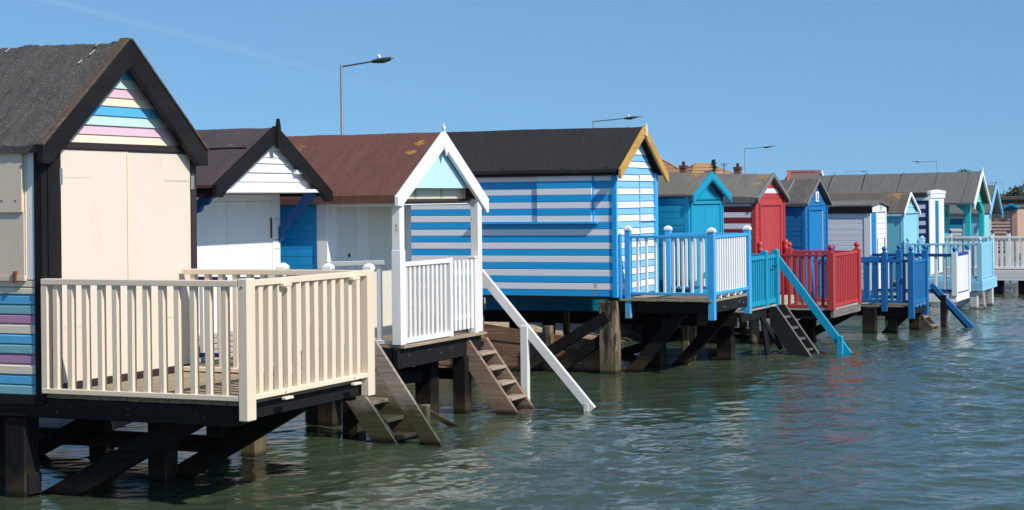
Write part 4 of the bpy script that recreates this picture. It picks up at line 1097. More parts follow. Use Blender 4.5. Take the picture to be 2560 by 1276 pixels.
# hut 8: white flat-roofed shed with blue door
def hut8():
    t = thing('beach_hut', 'white weatherboarded shed hut with black fascia and narrow blue door', 'beach hut', (-7.87, 36.55, .5), HUTS)
    y0, y1, xf = 35.80, 37.32, -7.87
    yc = (y0 + y1) / 2
    core(t, xf - 3, xf - .03, y0 + .02, y1 - .02, .5, 2.26, yc, 2.36, white('n'))
    boards(t, 'y-', y0 + .02, [(xf - 3, 0), (xf - .13, 0), (xf - .13, 9), (xf - 3, 9)], lin(.60, 2.14, 14), [paint('lilac_white_paint', (.76, .75, .80), 'x', .15)], .022, 'thin')
    box('corner_post', xf - .129, xf + .004, y0 - .012, y0 + .06, .5, 2.27, white(), t)
    box('corner_post', xf - .03, xf + .004, y1 - .06, y1 + .004, .5, 2.27, white(), t)
    d = box('door', xf - .028, xf - .012, y0 + .075, y0 + .56, .55, 2.13, P('door_blue_paint', (.004, .19, .47), wear=.1)('z'), t)
    box('door_frame', xf - .03, xf + .006, y0 + .562, y0 + .60, .5, 2.15, white(), t)
    boards(t, 'x+', xf - .03, [(y0 + .605, 0), (y1 - .062, 0), (y1 - .062, 2.15), (y0 + .605, 2.15)], lin(.55, 2.13, 15), [white('y')], .016, 'lap')
    box('door_head', xf - .03, xf + .004, y0 + .062, y1 - .062, 2.15, 2.27, white('y'), t)
    for y in (y0 + .68, y1 - .16):
        box('awning_bar', xf - .012, xf + .0, y, y + .015, 1.22, 1.62, rust, t, b=.002); box('awning_hook', xf - .012, xf + .02, y - .02, y + .035, 1.22, 1.28, rust, t, b=.004)
    text('house_number', '9', (xf + .006, y1 - .55, 2.215), .13, darkiron, t)
    fe = felt('grey_green_felt', (0.17, 0.18, 0.16), speck=1.4, stain=.4, scale=120)
    roof(t, xf - 3.1, xf + .05, y0 - .05, y1 + .05, yc, 2.30, 2.30, 2.385, fe, .03, .03, .004, 8)
    box('fascia', xf - 3.1, xf + .046, y0 - .045, y0 - .015, 2.135, 2.272, black('x'), t)
    box('fascia', xf - 3.1, xf + .046, y1 + .015, y1 + .045, 2.135, 2.272, black('x'), t)
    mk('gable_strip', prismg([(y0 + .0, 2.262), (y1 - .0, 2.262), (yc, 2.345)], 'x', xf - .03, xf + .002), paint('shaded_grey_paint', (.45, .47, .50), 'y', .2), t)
def deck8():
    t = thing('timber_deck', 'white-edged deck in front of the white shed hut', 'deck', (-7, 36.5, 0), DECKS)
    planks(t, -7.84, -6.22, 35.80, 37.30, .545, deckwood('y'), 'y', .14, .028)
    box('front_fascia', -6.24, -6.19, 35.80, 37.32, .38, .54, white('y'), t); box('side_fascia', -7.84, -6.245, 35.765, 35.80, .38, .54, white('x'), t)
    for x in (-6.5, -7.6): pile(t, x, 36.2, .38, tar(), .14, .14)
    beam('strut', (-6.32, 35.9, .40), (-6.42, 35.9, -.2), .05, .05, paint('grey_strut_paint', (.4, .4, .4), 'z', .4), t)
def rail8():
    t = thing('deck_railing', 'white railing with blue handrail in front of the white shed hut', 'railing', (-7, 36.5, .55), RAILS)
    for x, y in ((-6.22, 35.80), (-6.22, 37.28)): posts_ball(t, x, y, .5, 1.35, .11, white(), royal())
    dn = P('deep_blue_paint', (.01, .05, .28), wear=.2)
    run(t, (-7.84, 35.80), (-6.28, 35.80), 1.33, .57, 8, lambda ax='x': dn(ax), white(), .06, .06, .05, .035, .6)
    run(t, (-6.22, 35.86), (-6.22, 37.22), 1.33, .50, 14, lambda ax='x': dn(ax), white(), .06, .06, .05, .07, .6)
    box('front_board', -6.235, -6.20, 35.87, 37.21, .545, .60, white('y'), t)
hut8(); deck8(); rail8()

# hut 9: pale blue
f9 = felt('orange_lichen_felt', (0.13, 0.115, 0.095), lichen=((-8.2, 40.5, 2.48, .6, (.34, .19, .04)), (-9.9, 40.4, 2.4, .3, (.36, .19, .04))), speck=1.4, stain=.5, scale=110, warm=(.17, .13, .09))
h9 = gable_hut('small pale blue hut of upright boards with white barge boards', -8.0, 39.74, 41.40, .62, 2.11, 40.42, 2.53, 3.4, .02,
          lambda i: P('aqua_paint', (.16, .50, .62), wear=.15)('z'), 14, lambda i: pale('z') if i == 'z' else pale('y'), 8, f9, .01, 9, bmat=white('y'), zbarge=.07, bz=.10, corner=pale('z'), vertical=True, skirt=.03, seam_x=(-9.0, -10.0))
box('eave_board', -11.2, -7.99, 39.69, 39.72, 2.02, 2.075, pale('x'), h9)
box('gable_sill', -8.0, -7.975, 39.78, 41.38, 2.075, 2.105, pale('y'), h9)
prism('gable_anchor', [(40.40, 2.30), (40.44, 2.30), (40.44, 2.38), (40.48, 2.36), (40.48, 2.40), (40.44, 2.42), (40.40, 2.42), (40.36, 2.40), (40.36, 2.36), (40.40, 2.38)], 'x', -8.005, -7.985, darkiron, h9, bv=0)
def deck9():
    t = thing('timber_deck', 'pale blue boarded deck box on white piles', 'deck', (-7, 40.4, 0), DECKS)
    planks(t, -7.97, -6.30, 39.66, 41.62, .645, pale('y'), 'y', .14, .028)
    for k in range(5):
        z = .400 + .044 * k
        box('board', -7.97, -6.30, 39.62, 39.65, z, z + .040, pale('x'), t); box('board', -6.325, -6.29, 39.655, 41.64, z, z + .040, pale('y'), t)
    wp = wood('white_pile_paint', (.58, .56, .55), 'z', .8, tide=.02, knots=False, algae=(.2, .18, .14))
    pile(t, -6.50, 39.75, .395, wp, .17, .17); pile(t, -6.36, 41.1, .395, wp, .12, .16)
    beam('brace', (-6.9, 39.8, .0), (-6.45, 39.8, .36), .06, .11, wp, t); beam('brace', (-6.33, 39.9, .38), (-6.27, 39.9, -.2), .04, .04, wp, t)
def rail9():
    t = thing('deck_railing', 'pale blue railing in front of the pale blue hut', 'railing', (-7, 40.4, .65), RAILS)
    for x, y in ((-6.36, 39.70), (-6.36, 41.25), (-7.90, 39.72), (-7.9, 41.3)): posts_ball(t, x, y, .63, 1.44, .11, pale())
    run(t, (-7.84, 39.70), (-6.42, 39.70), 1.425, .67, 9, pale, pale(), .06, .045, .05, .035, .6)
    run(t, (-6.36, 39.76), (-6.36, 41.19), 1.425, .66, 14, pale, pale(), .06, .05, .06, .06, .6)
deck9(); rail9()

# hut 10: navy and white stripes, flat roof with white front
def hut10():
    t = thing('beach_hut', 'flat-roofed hut with navy and white striped side and stepped white front', 'beach hut', (-8.0, 43.75, .6), HUTS)
    y0, y1, xf = 42.82, 44.68, -8.0
    core(t, xf - 3.4, xf - .03, y0 + .02, y1 - .02, .6, 2.44, 43.75, 2.46, white('n'))
    boards(t, 'y-', y0 + .02, [(xf - 3.4, 0), (xf - .102, 0), (xf - .102, 9), (xf - 3.4, 9)], lin(.62, 2.35, 9 * 2), lambda i: (navy if (i // 1) % 2 == 1 else P('stripe_white_paint', (.74, .74, .76), wear=.2))('x'), .025, 'flat')
    box('corner_trim', xf - .10, xf - .032, y0 - .01, y0 + .06, .6, 2.36, navy(), t)
    box('fascia', xf - 3.4, xf - .03, y0 - .02, y0 + .018, 2.352, 2.43, white('x'), t)
    for k in range(3):
        a, b = y0 - .02 + (y1 - y0) * k / 3, y0 + .02 + (y1 - y0) * (k + 1) / 3 - .045
        if k == 1: continue
        box('front_board', xf - .029, xf, a, b, .6, 2.40, white(), t)
    box('front_board', xf - .029, xf - .002, 43.41, 43.50, .6, 2.40, white(), t); box('front_board', xf - .029, xf - .002, 43.98, 44.07, .6, 2.40, white(), t)
    box('door', xf - .028, xf - .012, 43.505, 43.975, .65, 2.335, royal('z'), t); box('door_head', xf - .029, xf - .001, 43.505, 43.975, 2.34, 2.40, white('y'), t)
    prism('parapet_board', [(y0 - .01, 2.405), (y1 + .06, 2.405), (y1 + .06, 2.49), (43.75, 2.515), (y0 - .01, 2.49)], 'x', xf - .05, xf + .02, white('y'), t)
    prism('parapet_board', [(y0 - .02, 2.497), (43.75, 2.522), (y1 + .07, 2.497), (y1 + .07, 2.575), (43.75, 2.61), (y0 - .02, 2.575)], 'x', xf - .06, xf + .03, white('y'), t)
    box('roof', xf - 3.5, xf - .065, y0 - .06, y1 + .06, 2.44, 2.545, felt('ragged_black_felt', (.035, .034, .033), speck=2.2, stain=.3), t, b=.01)
hut10()

# hut 11: turquoise porch
f11 = felt('slate_grey_felt', (0.165, 0.175, 0.168), speck=1.25, stain=.25, scale=110, warm=(.16, .16, .16))
def hut11():
    t = thing('beach_hut', 'long grey-roofed hut with turquoise porch posts and white barge boards', 'beach hut', (-8.6, 48.2, .6), HUTS)
    y0, y1, yc = 46.88, 49.15, 48.02
    core(t, -11.9, -8.68, y0 + .05, y1 - .05, .6, 2.24, yc, 2.95, turq('n'))
    boards(t, 'y-', y0 + .05, [(-11.9, 0), (-8.68, 0), (-8.68, 9), (-11.9, 9)], lin(.62, 2.2, 14), [turq('x')], .02, 'lap')
    box('wall_panel', -8.68, -8.65, y0 + .02, y1 - .04, .6, 2.24, turq('z'), t)
    box('hinge', -8.65, -8.63, 47.55, 47.58, 1.9, 2.05, darkiron, t, b=.002); box('hinge', -8.65, -8.63, 48.6, 48.63, 1.9, 2.05, darkiron, t, b=.002)
    for y in (y0 + .06, y1 - .06):
        box('porch_post', -7.86, -7.74, y - .075, y + .075, .6, 2.25, turq(), t)
        prism('knee_brace', [(-7.86, 1.98), (-7.86, 2.22), (-8.12, 2.22), (-8.06, 2.16), (-7.92, 2.05)], 'y', y - .03, y + .03, turq(), t)
        box('porch_plate', -8.65, -7.72, y - .05, y + .05, 2.222, 2.27, turq('x'), t)
    for s, a in ((1, y0 + .14), (-1, y1 - .14)):
        prism('knee_brace', [(a, 2.0), (a, 2.26), (a + s * .42, 2.26), (a + s * .22, 2.16)], 'x', -7.83, -7.77, turq(), t)
    boards(t, 'x+', -7.79, [(y0, 2.27), (y1, 2.27), (yc, 3.02)], [2.28, 2.37, 2.46, 2.55, 2.64, 2.73, 2.82, 2.95], [P('gable_turquoise_paint', (.08, .62, .56), wear=.1)('y')], .02, 'lap')
    mk('gable_back', prismg([(y0, 2.272), (y1, 2.272), (yc, 3.0)], 'x', -7.86, -7.792), turq('n'), t)
    rf = roof(t, -12.4, -7.625, y0 - .12, y1 + .12, yc, 2.275, 2.275, 3.085, f11, .04, .05, .004, 11, zrb=3.03)
    seams(rf, (-11.5, -10.6, -9.65, -8.7, -7.9), y0 - .12, yc, 2.275, 3.085, f11, .06)
    barge(t, -7.625, -7.58, y0 - .16, yc, y1 + .16, 2.25, 2.10, 2.25, 2.08, 3.10, .12, white('y'), notch=.08)
    box('finial', -7.63, -7.575, yc - .03, yc + .03, 3.0, 3.18, white(), t)
hut11()
def hut12():
    t = thing('beach_hut', 'hut with pale blue gable and teal and white striped side beyond the turquoise porch', 'beach hut', (-8.2, 52.2, .7), HUTS)
    y0, y1, yc, xf = 50.80, 52.75, 51.85, -8.1
    core(t, xf - 3.4, xf - .03, y0 + .03, y1 - .03, .7, 1.95, yc, 2.6, pale('n'))
    sq = [P('stripe_white_paint', (.74, .74, .76), wear=.2), teal, P('stripe_white_paint', (.74, .74, .76), wear=.2), P('stripe_white_paint', (.74, .74, .76), wear=.2), teal, P('dusk_teal_paint', (.01, .20, .34), wear=.2), P('stripe_white_paint', (.74, .74, .76), wear=.2)]
    boards(t, 'y-', y0 + .03, [(xf - 3.4, 0), (xf - .5, 0), (xf - .5, 9), (xf - 3.4, 9)], lin(1.1, 1.93, 7), lambda i: sq[i % 7]('x'), .025, 'lap')
    box('side_panel', xf - .49, xf - .1, y0 - .0, y0 + .03, .7, 1.93, pale('z'), t)
    for k, (a, b) in enumerate(((50.82, 51.5), (51.51, 52.2))): box('front_panel', xf - .03, xf, a, b, .7, 1.93, pale(), t)
    box('wall_panel', xf - .03, xf - .01, 52.22, 52.73, .7, 1.93, P('dusk_mint_paint', (.30, .50, .44), wear=.2)('z'), t)
    boards(t, 'x+', xf - .03, [(y0 + .05, 1.94), (y1 - .05, 1.94), (yc, 2.66)], [1.945, 2.08, 2.22, 2.36, 2.6], lambda i: (white, pale)[i % 2]('y'), .02, 'flat')
    rf = roof(t, xf - 3.5, xf + .25, y0 - .08, y1 + .08, yc, 1.96, 1.96, 2.74, f11, .04, .04, .004, 12)
    seams(rf, (-10.6, -9.6, -8.5), y0 - .08, yc, 1.96, 2.74, f11, .06)
    barge(t, xf + .25, xf + .30, y0 - .14, yc, y1 + .14, 1.96, 1.80, 1.96, 1.80, 2.76, .10, P('cornflower_paint', (.24, .50, .75), wear=.2)('y'), notch=.06)
    box('finial', xf + .25, xf + .31, yc - .025, yc + .025, 2.68, 2.85, P('cornflower_paint', (.24, .50, .75), wear=.2)('z'), t)
def hut13():
    t = thing('beach_hut', 'salmon pink boarded hut with small teal gablet near the far end', 'beach hut', (-8.0, 56.5, .7), HUTS)
    pk = P('salmon_paint', (.52, .33, .25), wear=.15)
    core(t, -9.95, -7.73, 55.03, 57.2, .7, 2.0, 56.1, 2.02, pk('n'))
    boards(t, 'y-', 55.03, [(-9.95, 0), (-7.87, 0), (-7.87, 9), (-9.95, 9)], lin(.8, 2.0, 12), [pk('x')], .03, 'lap')
    box('corner_post', -7.868, -7.70, 54.99, 55.08, .7, 2.0, pk(), t)
    box('fascia', -9.95, -7.65, 54.94, 54.985, 2.01, 2.08, P('dark_teal_paint', (.01, .14, .22), wear=.2)('x'), t)
    box('roof', -10.05, -7.70, 54.9, 57.3, 2.085, 2.14, f11, t)
    for s in (-1, 1): beam('gablet_board', (-7.87 + s * .24, 54.90, 2.06), (-7.87, 54.90, 2.17), .06, .06, teal('x'), t, side=(0, 1, 0))
def hut14():
    t = thing('beach_hut', 'low brown flat-roofed hut with grey boards at the far right', 'beach hut', (-7.5, 61, .8), HUTS)
    gb = P('grey_brown_paint', (.34, .30, .27), wear=.3)
    core(t, -12.2, -6.0, 60.05, 63, .8, 2.2, 61.5, 2.22, gb('n'))
    n = 24
    for k in range(n):
        a = -12.2 + 6.2 * k / n
        box('board', a + .004, a + 6.2 / n - .004, 60.02, 60.05, .8, 2.2, gb('z'), t)
    box('fascia', -12.4, -5.9, 59.9, 59.95, 2.20, 2.30, P('brown_fascia_paint', (.07, .045, .04), wear=.2)('x'), t)
    box('roof', -12.4, -5.9, 59.86, 63.1, 2.305, 2.40, felt('brown_grey_felt', (.16, .135, .12), speck=1.3, stain=.3), t)
    box('vent_cowl', -8.0, -7.8, 60.5, 60.7, 2.40, 2.50, white('n'), t)
hut12(); hut13(); hut14()
def deck11():
    t = thing('timber_deck', 'long white boarded deck on dark piles at the right edge', 'deck', (-6.5, 46.5, 0), DECKS)
    planks(t, -8.6, -4.4, 45.95, 48.8, .605, deckwood('y'), 'y', .2, .028)
    for k in range(5): box('board', -8.6, -4.4, 45.90, 45.94, .335 + .053 * k, .335 + .053 * k + .048, whitew('x'), t)
    for x in (-6.95, -6.35, -5.3, -7.9): pile(t, x, 46.3, .33, tar(), .24, .2)
    beam('brace', (-7.9, 46.1, -.05), (-6.9, 46.1, .42), .08, .12, greywood('x'), t); beam('brace', (-6.65, 46.05, .4), (-6.55, 46.05, -.2), .04, .05, whitew(), t)
    beam('brace', (-6.4, 46.4, 0.0), (-5.4, 46.4, .35), .08, .12, tar('x'), t)
def rail11():
    t = thing('deck_railing', 'long white railing at the right edge of the row', 'railing', (-6.5, 46.2, .62), RAILS)
    run(t, (-8.55, 46.0), (-5.75, 46.0), 1.43, .62, 22, white, white(), .08, .05, .07, .03, .6, brh=.05)
    box('post', -5.74, -5.62, 45.94, 46.06, .6, 1.42, white(), t); box('post', -8.66, -8.56, 45.95, 46.05, .6, 1.45, white(), t)
    run(t, (-5.61, 46.0), (-4.5, 46.0), 1.43, .62, 9, white, white(), .08, .05, .07, .03, .6, brh=.05)
    for x in (-8.5, -8.2, -7.15, -6.75): posts_ball(t, x, 46.6, .6, 1.48, .09, white(), navy())
deck11(); rail11()

# ---------------------------------------------------------------- behind the row: lamps, houses, trees
CX, SX = math.cos(TH), math.sin(TH)
def street_lamp(x, y, z0, z1, adx, ady, rise, label, hl=.8):
    t = thing('street_lamp', label, 'street lamp', (x, y, z0), 'street lamps along the road behind the huts')
    m = plain('lamp_grey_paint', (.20, .21, .22), .5, .3); md = plain('lamp_head_dark', (.05, .055, .06), .5, .3)
    lathe('column', [(.085, z0), (.08, z0 + 1.2), (.045, z0 + 1.25), (.038, z1), (.02, z1 + .03)], x, y, m, t, 10)
    L = math.hypot(adx, ady); ux, uy = adx / L, ady / L
    e = (x + adx, y + ady, z1 - .03 + rise)
    beam('arm', (x, y, z1 - .03), e, .045, .045, md, t)
    h = thing_part = None
    s = Vector((-uy, ux, 0))
    prof = [(-.12, .05, .035, -.045), (.05, .12, .06, -.07), (.25, .15, .075, -.085), (.45, .13, .075, -.03), (hl - .08, .08, .06, 0.01), (hl, .02, .045, .03)]
    v, f = [], []
    for d, w, zt, zb in prof:
        c = Vector(e) + Vector((ux, uy, rise / L * .6)) * d
        for a, z in ((-1, 0.2), (-.6, 1), (.6, 1), (1, .2), (.5, -1), (-.5, -1)):
            zz = zt * z if z > 0 else zb * -z
            v.append(tuple(c + s * (w * .8 * a) + Vector((0, 0, zz))))
    for i in range(len(prof) - 1):
        for k in range(6): f.append((6 * i + k, 6 * i + (k + 1) % 6, 6 * i + 6 + (k + 1) % 6, 6 * i + 6 + k))
    f.append(tuple(range(6))); f.append(tuple(6 * (len(prof) - 1) + k for k in range(5, -1, -1)))
    hd = mk('lamp_head', (v, f), md, t)
    c = Vector(e) + Vector((ux, uy, 0)) * .1
    lathe('photocell', [(.05, c.z + .05), (.055, c.z + .15), (.03, c.z + .19)], c.x, c.y, white('n'), hd, 10)
G = 1.9
def at(u, v, Zd):
    """ground plan point seen under a given bearing at forward distance Zd"""
    r = u * Zd
    return (r * CX - Zd * SX, r * SX + Zd * CX, 2.5 + v * Zd)
LBL = ['tall street lamp behind the brown-roofed hut, its arm fully in view', 'street lamp showing just above the black roof of the striped hut', 'street lamp rising behind the red hut roof',
       'small street lamp barely clear of the long grey roof, next to a tiny aerial', 'street lamp with its arm pointing back along the row, above the long grey roof', 'farthest street lamp, beyond the pale blue gable at the end']
#        bearing, height of column top, distance, arm run in metres (screen right +), rise
for k, (ub, vb, Zd, arm, rise, hl) in enumerate([(-.0940, .0748, 53.6, 1.02, .16, .55), (.0456, .0426, 94.7, 1.75, .16, .8), (.1296, .0265, 158, 1.75, .12, 1.0), (.1860, .0130, 300, 2.6, .05, 1.1), (.2362, .0182, 222, -2.1, -.0, 1.0), (.2731, .0060, 420, -2.0, 0.0, 1.6)]):
    x, y, z = at(ub, vb, Zd)
    street_lamp(x, y, G, z, arm * CX, arm * SX, rise, LBL[k], hl)

def tile_mat(name, c1, c2, lich, amt):
    m, n, b = new_mat(name)
    tcx = N(n, 'ShaderNodeTexCoord')
    f = noise(n, 1.6, 6, (1, 1, 1), .7); f2 = noise(n, 14, 4)
    c = mixc(n, ramp(n, f2, .35, .7), c1, c2)
    c = mixc(n, ramp(n, f, .62 - amt, .78 - amt, 0, .85), c, lich)
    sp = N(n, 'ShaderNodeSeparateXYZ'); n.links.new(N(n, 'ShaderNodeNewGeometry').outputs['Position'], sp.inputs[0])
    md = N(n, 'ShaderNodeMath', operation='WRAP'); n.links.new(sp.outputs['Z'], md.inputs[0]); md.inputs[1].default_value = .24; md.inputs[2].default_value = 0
    c = mixc(n, ramp(n, md.outputs[0], .17, .19, 0, .55), c, (.08, .045, .03))  # dark band per course: tile joints with the step shade painted in
    n.links.new(c, b.inputs['Base Color']); b.inputs['Roughness'].default_value = .9
    return m
def hip_house(label, ub, Zd, ztop, half, hgt, ridge, rot, rm, dirw=(.42, .30, .22)):
    x, y, z = at(ub, 0, Zd)
    t = thing('bungalow', label, 'house', (x, y, G), None)
    cr, sr = math.cos(rot), math.sin(rot)
    def Wd(a, b, zz): return (x + a * cr - b * sr, y + a * sr + b * cr, zz)
    ze = ztop - hgt
    w = half - .4; L = half + ridge
    v = [Wd(-L + .4, -w, G), Wd(L - .4, -w, G), Wd(L - .4, w, G), Wd(-L + .4, w, G)]
    v += [Wd(-L + .4, -w, ze), Wd(L - .4, -w, ze), Wd(L - .4, w, ze), Wd(-L + .4, w, ze)]
    mk('wall', (v, [(0, 1, 2, 3), (4, 7, 6, 5), (0, 4, 5, 1), (1, 5, 6, 2), (2, 6, 7, 3), (3, 7, 4, 0)]), plain('house_brick_' + label[:5].strip(), dirw, .9), t)
    # stepped tile courses on the four slopes
    n = max(8, int(hgt / .22))
    rv, rf_ = [], []
    def ring(k, out, zz):
        tt = k / n
        a = L * (1 - tt) + ridge * tt; b = half * (1 - tt)
        return [Wd(-a - out, -b - out, zz), Wd(a + out, -b - out, zz), Wd(a + out, b + out, zz), Wd(-a - out, b + out, zz)]
    for k in range(n):
        rv += ring(k, .03, ze + hgt * k / n + .05); rv += ring(k + 1, .03, ze + hgt * (k + 1) / n + .02)
    for k in range(2 * n - 1):
        for j in range(4): rf_.append((4 * k + j, 4 * k + (j + 1) % 4, 4 * k + 4 + (j + 1) % 4, 4 * k + 4 + j))
    rf_.append((0, 3, 2, 1)); rf_.append(tuple(4 * (2 * n - 1) + j for j in range(4)))
    r = mk('roof', (rv, rf_), rm, t)
    rid = plain('lichened_ridge_tile', (.38, .23, .07), .9)
    for sx in (-1, 1):
        for sy in (-1, 1):
            beam('hip_tile', Wd(sx * L, sy * half, ze + .05), Wd(sx * ridge, 0, ztop + .03), .16, .10, rid, r)
    beam('ridge_tile', Wd(-ridge, 0, ztop + .05), Wd(ridge, 0, ztop + .04), .18, .12, rid, r)
    return t, r
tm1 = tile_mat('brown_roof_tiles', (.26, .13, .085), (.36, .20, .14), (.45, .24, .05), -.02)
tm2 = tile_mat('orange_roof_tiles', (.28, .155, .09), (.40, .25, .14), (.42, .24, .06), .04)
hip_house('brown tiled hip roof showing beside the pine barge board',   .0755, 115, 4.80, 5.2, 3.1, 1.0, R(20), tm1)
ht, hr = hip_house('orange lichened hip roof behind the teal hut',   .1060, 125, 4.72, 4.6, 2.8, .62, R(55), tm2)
def chimney(u, v, Zd, w, label):
    x, y, z = at(u, v, Zd)
    t = thing('chimney_stack', label, 'chimney', (x, y, G))
    bk = plain('red_chimney_brick', (.25, .09, .06), .9); dk = plain('sooty_brick', (.12, .07, .06), .9)
    box('stack', x - w / 2, x + w / 2, y - w / 2, y + w / 2, G, z - .22, bk, t)
    box('corbel', x - w / 2 - .03, x + w / 2 + .03, y - w / 2 - .03, y + w / 2 + .03, z - .218, z - .05, dk, t)
    lathe('chimney_pot', [(.10, z - .05), (.09, z + .08), (.11, z + .12), (.10, z + .18)], x, y, dk, t, 10)
chimney(.0955, .0180, 105, .38, 'red brick chimney left of the orange hip roof')
chimney(.1256, .0168, 110, .40, 'red brick chimney standing alone between orange roof and lamp column')
def aerial(u, v0, Zd, label):
    x, y, z = at(u, v0, Zd)
    t = thing('tv_aerial', label, 'aerial', (x, y, G))
    m = plain('aerial_grey', (.12, .12, .12), .5)
    beam('mast', (x, y, G), (x, y, z), .05, .05, m, t, side=(1, 0, 0), b=0)
    for dz, w in ((-.05, .20), (-.16, .14)):
        beam('boom', (x - w * CX, y - w * SX, z + dz), (x + w * CX, y + w * SX, z + dz), .03, .03, m, t, b=0)
        for k in (-1, 0, 1): beam('element', (x + k * w * .8 * CX, y + k * w * .8 * SX, z + dz - .06), (x + k * w * .8 * CX, y + k * w * .8 * SX, z + dz + .06), .02, .02, m, t, side=(1, 0, 0), b=0)
aerial(.1180, .0185, 105, 'thin tv aerial right of the bare conifer')
aerial(.1945, .0110, 200, 'tiny tv aerial above the long grey roof')
def far_house():
    x, y, z = at(.1625, .0130, 105)
    t = thing('red_roofed_house', 'house with red tiled ridge and white gable end peeping over the dark roof', 'house', (x, y, G))
    rt = plain('red_roof_tile', (.42, .11, .09), .8)
    ux, uy = CX, SX
    fx, fy = -SX, CX
    def Wd(a, b, zz): return (x + a * ux + b * fx, y + a * uy + b * fy, zz)
    L, Wd2 = .90, 3.0
    v = [Wd(-L, 0, z), Wd(L, 0, z - .02), Wd(-L - .55, -Wd2, z - 1.6), Wd(L, -Wd2, z - 1.6), Wd(-L - .55, Wd2, z - 1.6), Wd(L, Wd2, z - 1.6)]
    mk('roof', (v, [(0, 1, 3, 2), (1, 0, 4, 5), (0, 2, 4), (1, 5, 3), (2, 3, 5, 4)]), plain('mossy_dark_tile', (.15, .105, .08), .9), t)
    v = [Wd(L + .02, -Wd2 + .2, G), Wd(L + .02, Wd2 - .2, G), Wd(L + .02, Wd2 - .2, z - 1.65), Wd(L + .02, 0, z - .1), Wd(L + .02, -Wd2 + .2, z - 1.65)]
    w = [tuple(Vector(p) + Vector((ux, uy, 0)) * .06) for p in v]
    mk('gable_wall', (v + w, [(0, 1, 2, 3, 4), (9, 8, 7, 6, 5)] + [(i, (i + 1) % 5, 5 + (i + 1) % 5, 5 + i) for i in range(5)]), white('n'), t)
    beam('hip_tile', Wd(-L, 0, z + .02), Wd(-L - .55, -Wd2, z - 1.56), .2, .12, rt, t)
    beam('verge_board', Wd(L + .1, 0, z + .02), Wd(L + .1, -Wd2, z - 1.6), .08, .2, white('n'), t)
    for k in range(12):
        a = -L + 2 * L * k / 11
        beam('ridge_tile', Wd(a - .1, 0, z + .06), Wd(a + .11, 0, z + .05 + .02 * (k % 2)), .2, .12, rt, t)
far_house()
def foliage(cx, cy, cz, rx, ry, rz, n, sz, seed):
    rr = random.Random(seed)
    v, f = [], []
    cl = [(rr.gauss(0, .42), rr.gauss(0, .42), rr.gauss(0, .42), rr.uniform(.25, .5)) for _ in range(26)]
    for _ in range(n):
        c = rr.choice(cl)
        p = Vector((cx + rx * (c[0] + rr.gauss(0, c[3] * .5)), cy + ry * (c[1] + rr.gauss(0, c[3] * .5)), cz + rz * (c[2] + rr.gauss(0, c[3] * .5))))
        a = Vector((rr.gauss(0, 1), rr.gauss(0, 1), rr.gauss(0, 1))).normalized(); b = a.orthogonal().normalized()
        s = sz * rr.uniform(.5, 1.3)
        i = len(v)
        v += [tuple(p - a * s), tuple(p + b * s * .5), tuple(p + a * s), tuple(p - b * s * .5)]
        f.append((i, i + 1, i + 2, i + 3))
    return v, f
leafm = plain('dark_leaf', (.030, .042, .018), .8); barkm = plain('bark', (.06, .045, .035), .9)
def tree(u, v, Zd, rx, rz, label, seed, n=1500, sz=.22):
    x, y, z = at(u, v, Zd)
    t = thing('tree', label, 'tree', (x, y, G), 'dark trees beyond the far end of the row')
    lathe('trunk', [(.25, G), (.18, G + .6 * (z - rz - G)), (.1, z)], x, y, barkm, t, 8)
    mk('crown', foliage(x, y, z - rz, rx, rx, rz, n, sz, seed), leafm, t)
tree(.2525, .0132, 230, 1.6, .9, 'dark tree top peeping over the long grey roof', 3, 900, .16)
tree(.2830, .0040, 190, 1.9, 1.6, 'dark leafy tree at the far right edge', 4, 1800, .18)
tree(.2765, -.0005, 210, 1.4, .8, 'low dark tree crown left of the far right tree', 5, 900, .16)
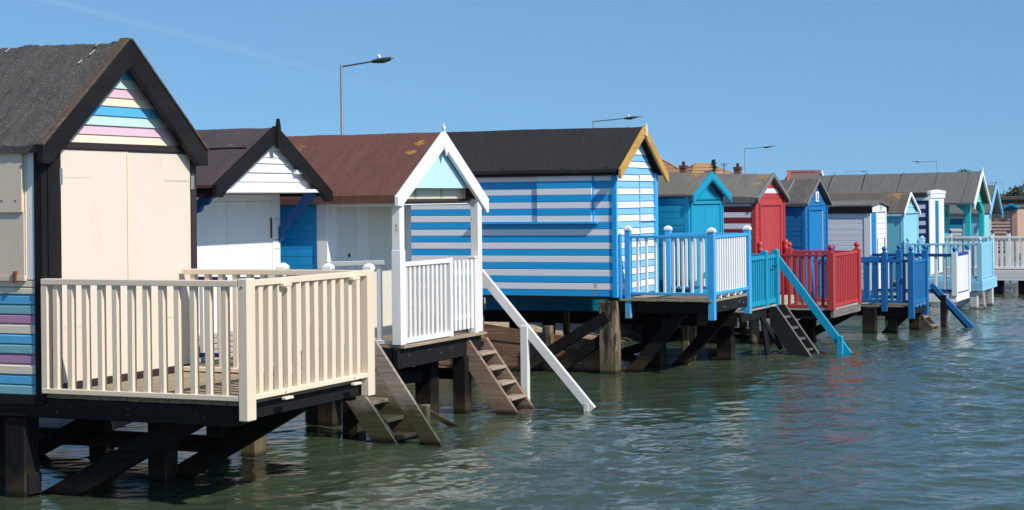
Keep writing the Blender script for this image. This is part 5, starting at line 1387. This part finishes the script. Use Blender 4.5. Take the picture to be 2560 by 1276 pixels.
def conifer():
    x, y, z = at(.1124, .0205, 100)
    t = thing('sparse_conifer', 'sparse dark conifer above the apex of the teal hut', 'tree', (x, y, G))
    lathe('trunk', [(.12, G), (.06, z - 1.0), (.015, z)], x, y, barkm, t, 6)
    rr = random.Random(8)
    v, f = [], []
    for k in range(46):
        h = z - .03 - .95 * (k / 46)
        L = (.07 + .46 * (k / 46) ** 1.4) * rr.uniform(.5, 1.3)
        if 12 < k < 20: L *= .35
        if rr.random() < .25: L *= 1.6
        an = rr.uniform(0, 6.28)
        d = Vector((math.cos(an), math.sin(an), rr.uniform(-.12, .2)))
        for s in range(10):
            p = Vector((x, y, h)) + d * L * (s + .5) / 10
            for q in range(3):
                dd = (d * .6 + Vector((rr.gauss(0, .6), rr.gauss(0, .6), rr.gauss(0, .35)))).normalized()
                o = dd.orthogonal().normalized() * .018
                e = p + dd * .11
                i = len(v); v += [tuple(p - o), tuple(p + o), tuple(e)]; f.append((i, i + 1, i + 2))
        p0 = Vector((x, y, h)); o = Vector((0, 0, .012)); e = p0 + d * L
        i = len(v); v += [tuple(p0 - o), tuple(p0 + o), tuple(e)]; f.append((i, i + 1, i + 2))
    mk('crown', (v, f), plain('conifer_needles', (.030, .036, .024), .8), t)
conifer()
def dry_grass():
    rr = random.Random(9)
    v, f = [], []
    for _ in range(260):
        a = rr.uniform(-11.6, -8.6); y = 32.0 + rr.uniform(0, .4) + (a + 11) * -.0
        x = a - 2.2
        h = 1.2 + 1.5 * rr.uniform(.92, 1.06) * 1.0
        p = Vector((x, y, 1.2)); e = Vector((x + rr.gauss(0, .05), y + rr.gauss(0, .05), 2.80 + rr.uniform(-.1, .16)))
        o = Vector((.006, .003, 0))
        i = len(v); v += [tuple(p - o), tuple(p + o), tuple(e)]; f.append((i, i + 1, i + 2))
    o = mk('dry_grass', (v, f), plain('dry_grass_stalks', (.20, .15, .08), .9), None, kind='stuff')
    o['label'] = 'tall dry grass stalks standing behind the red hut roof'
dry_grass()
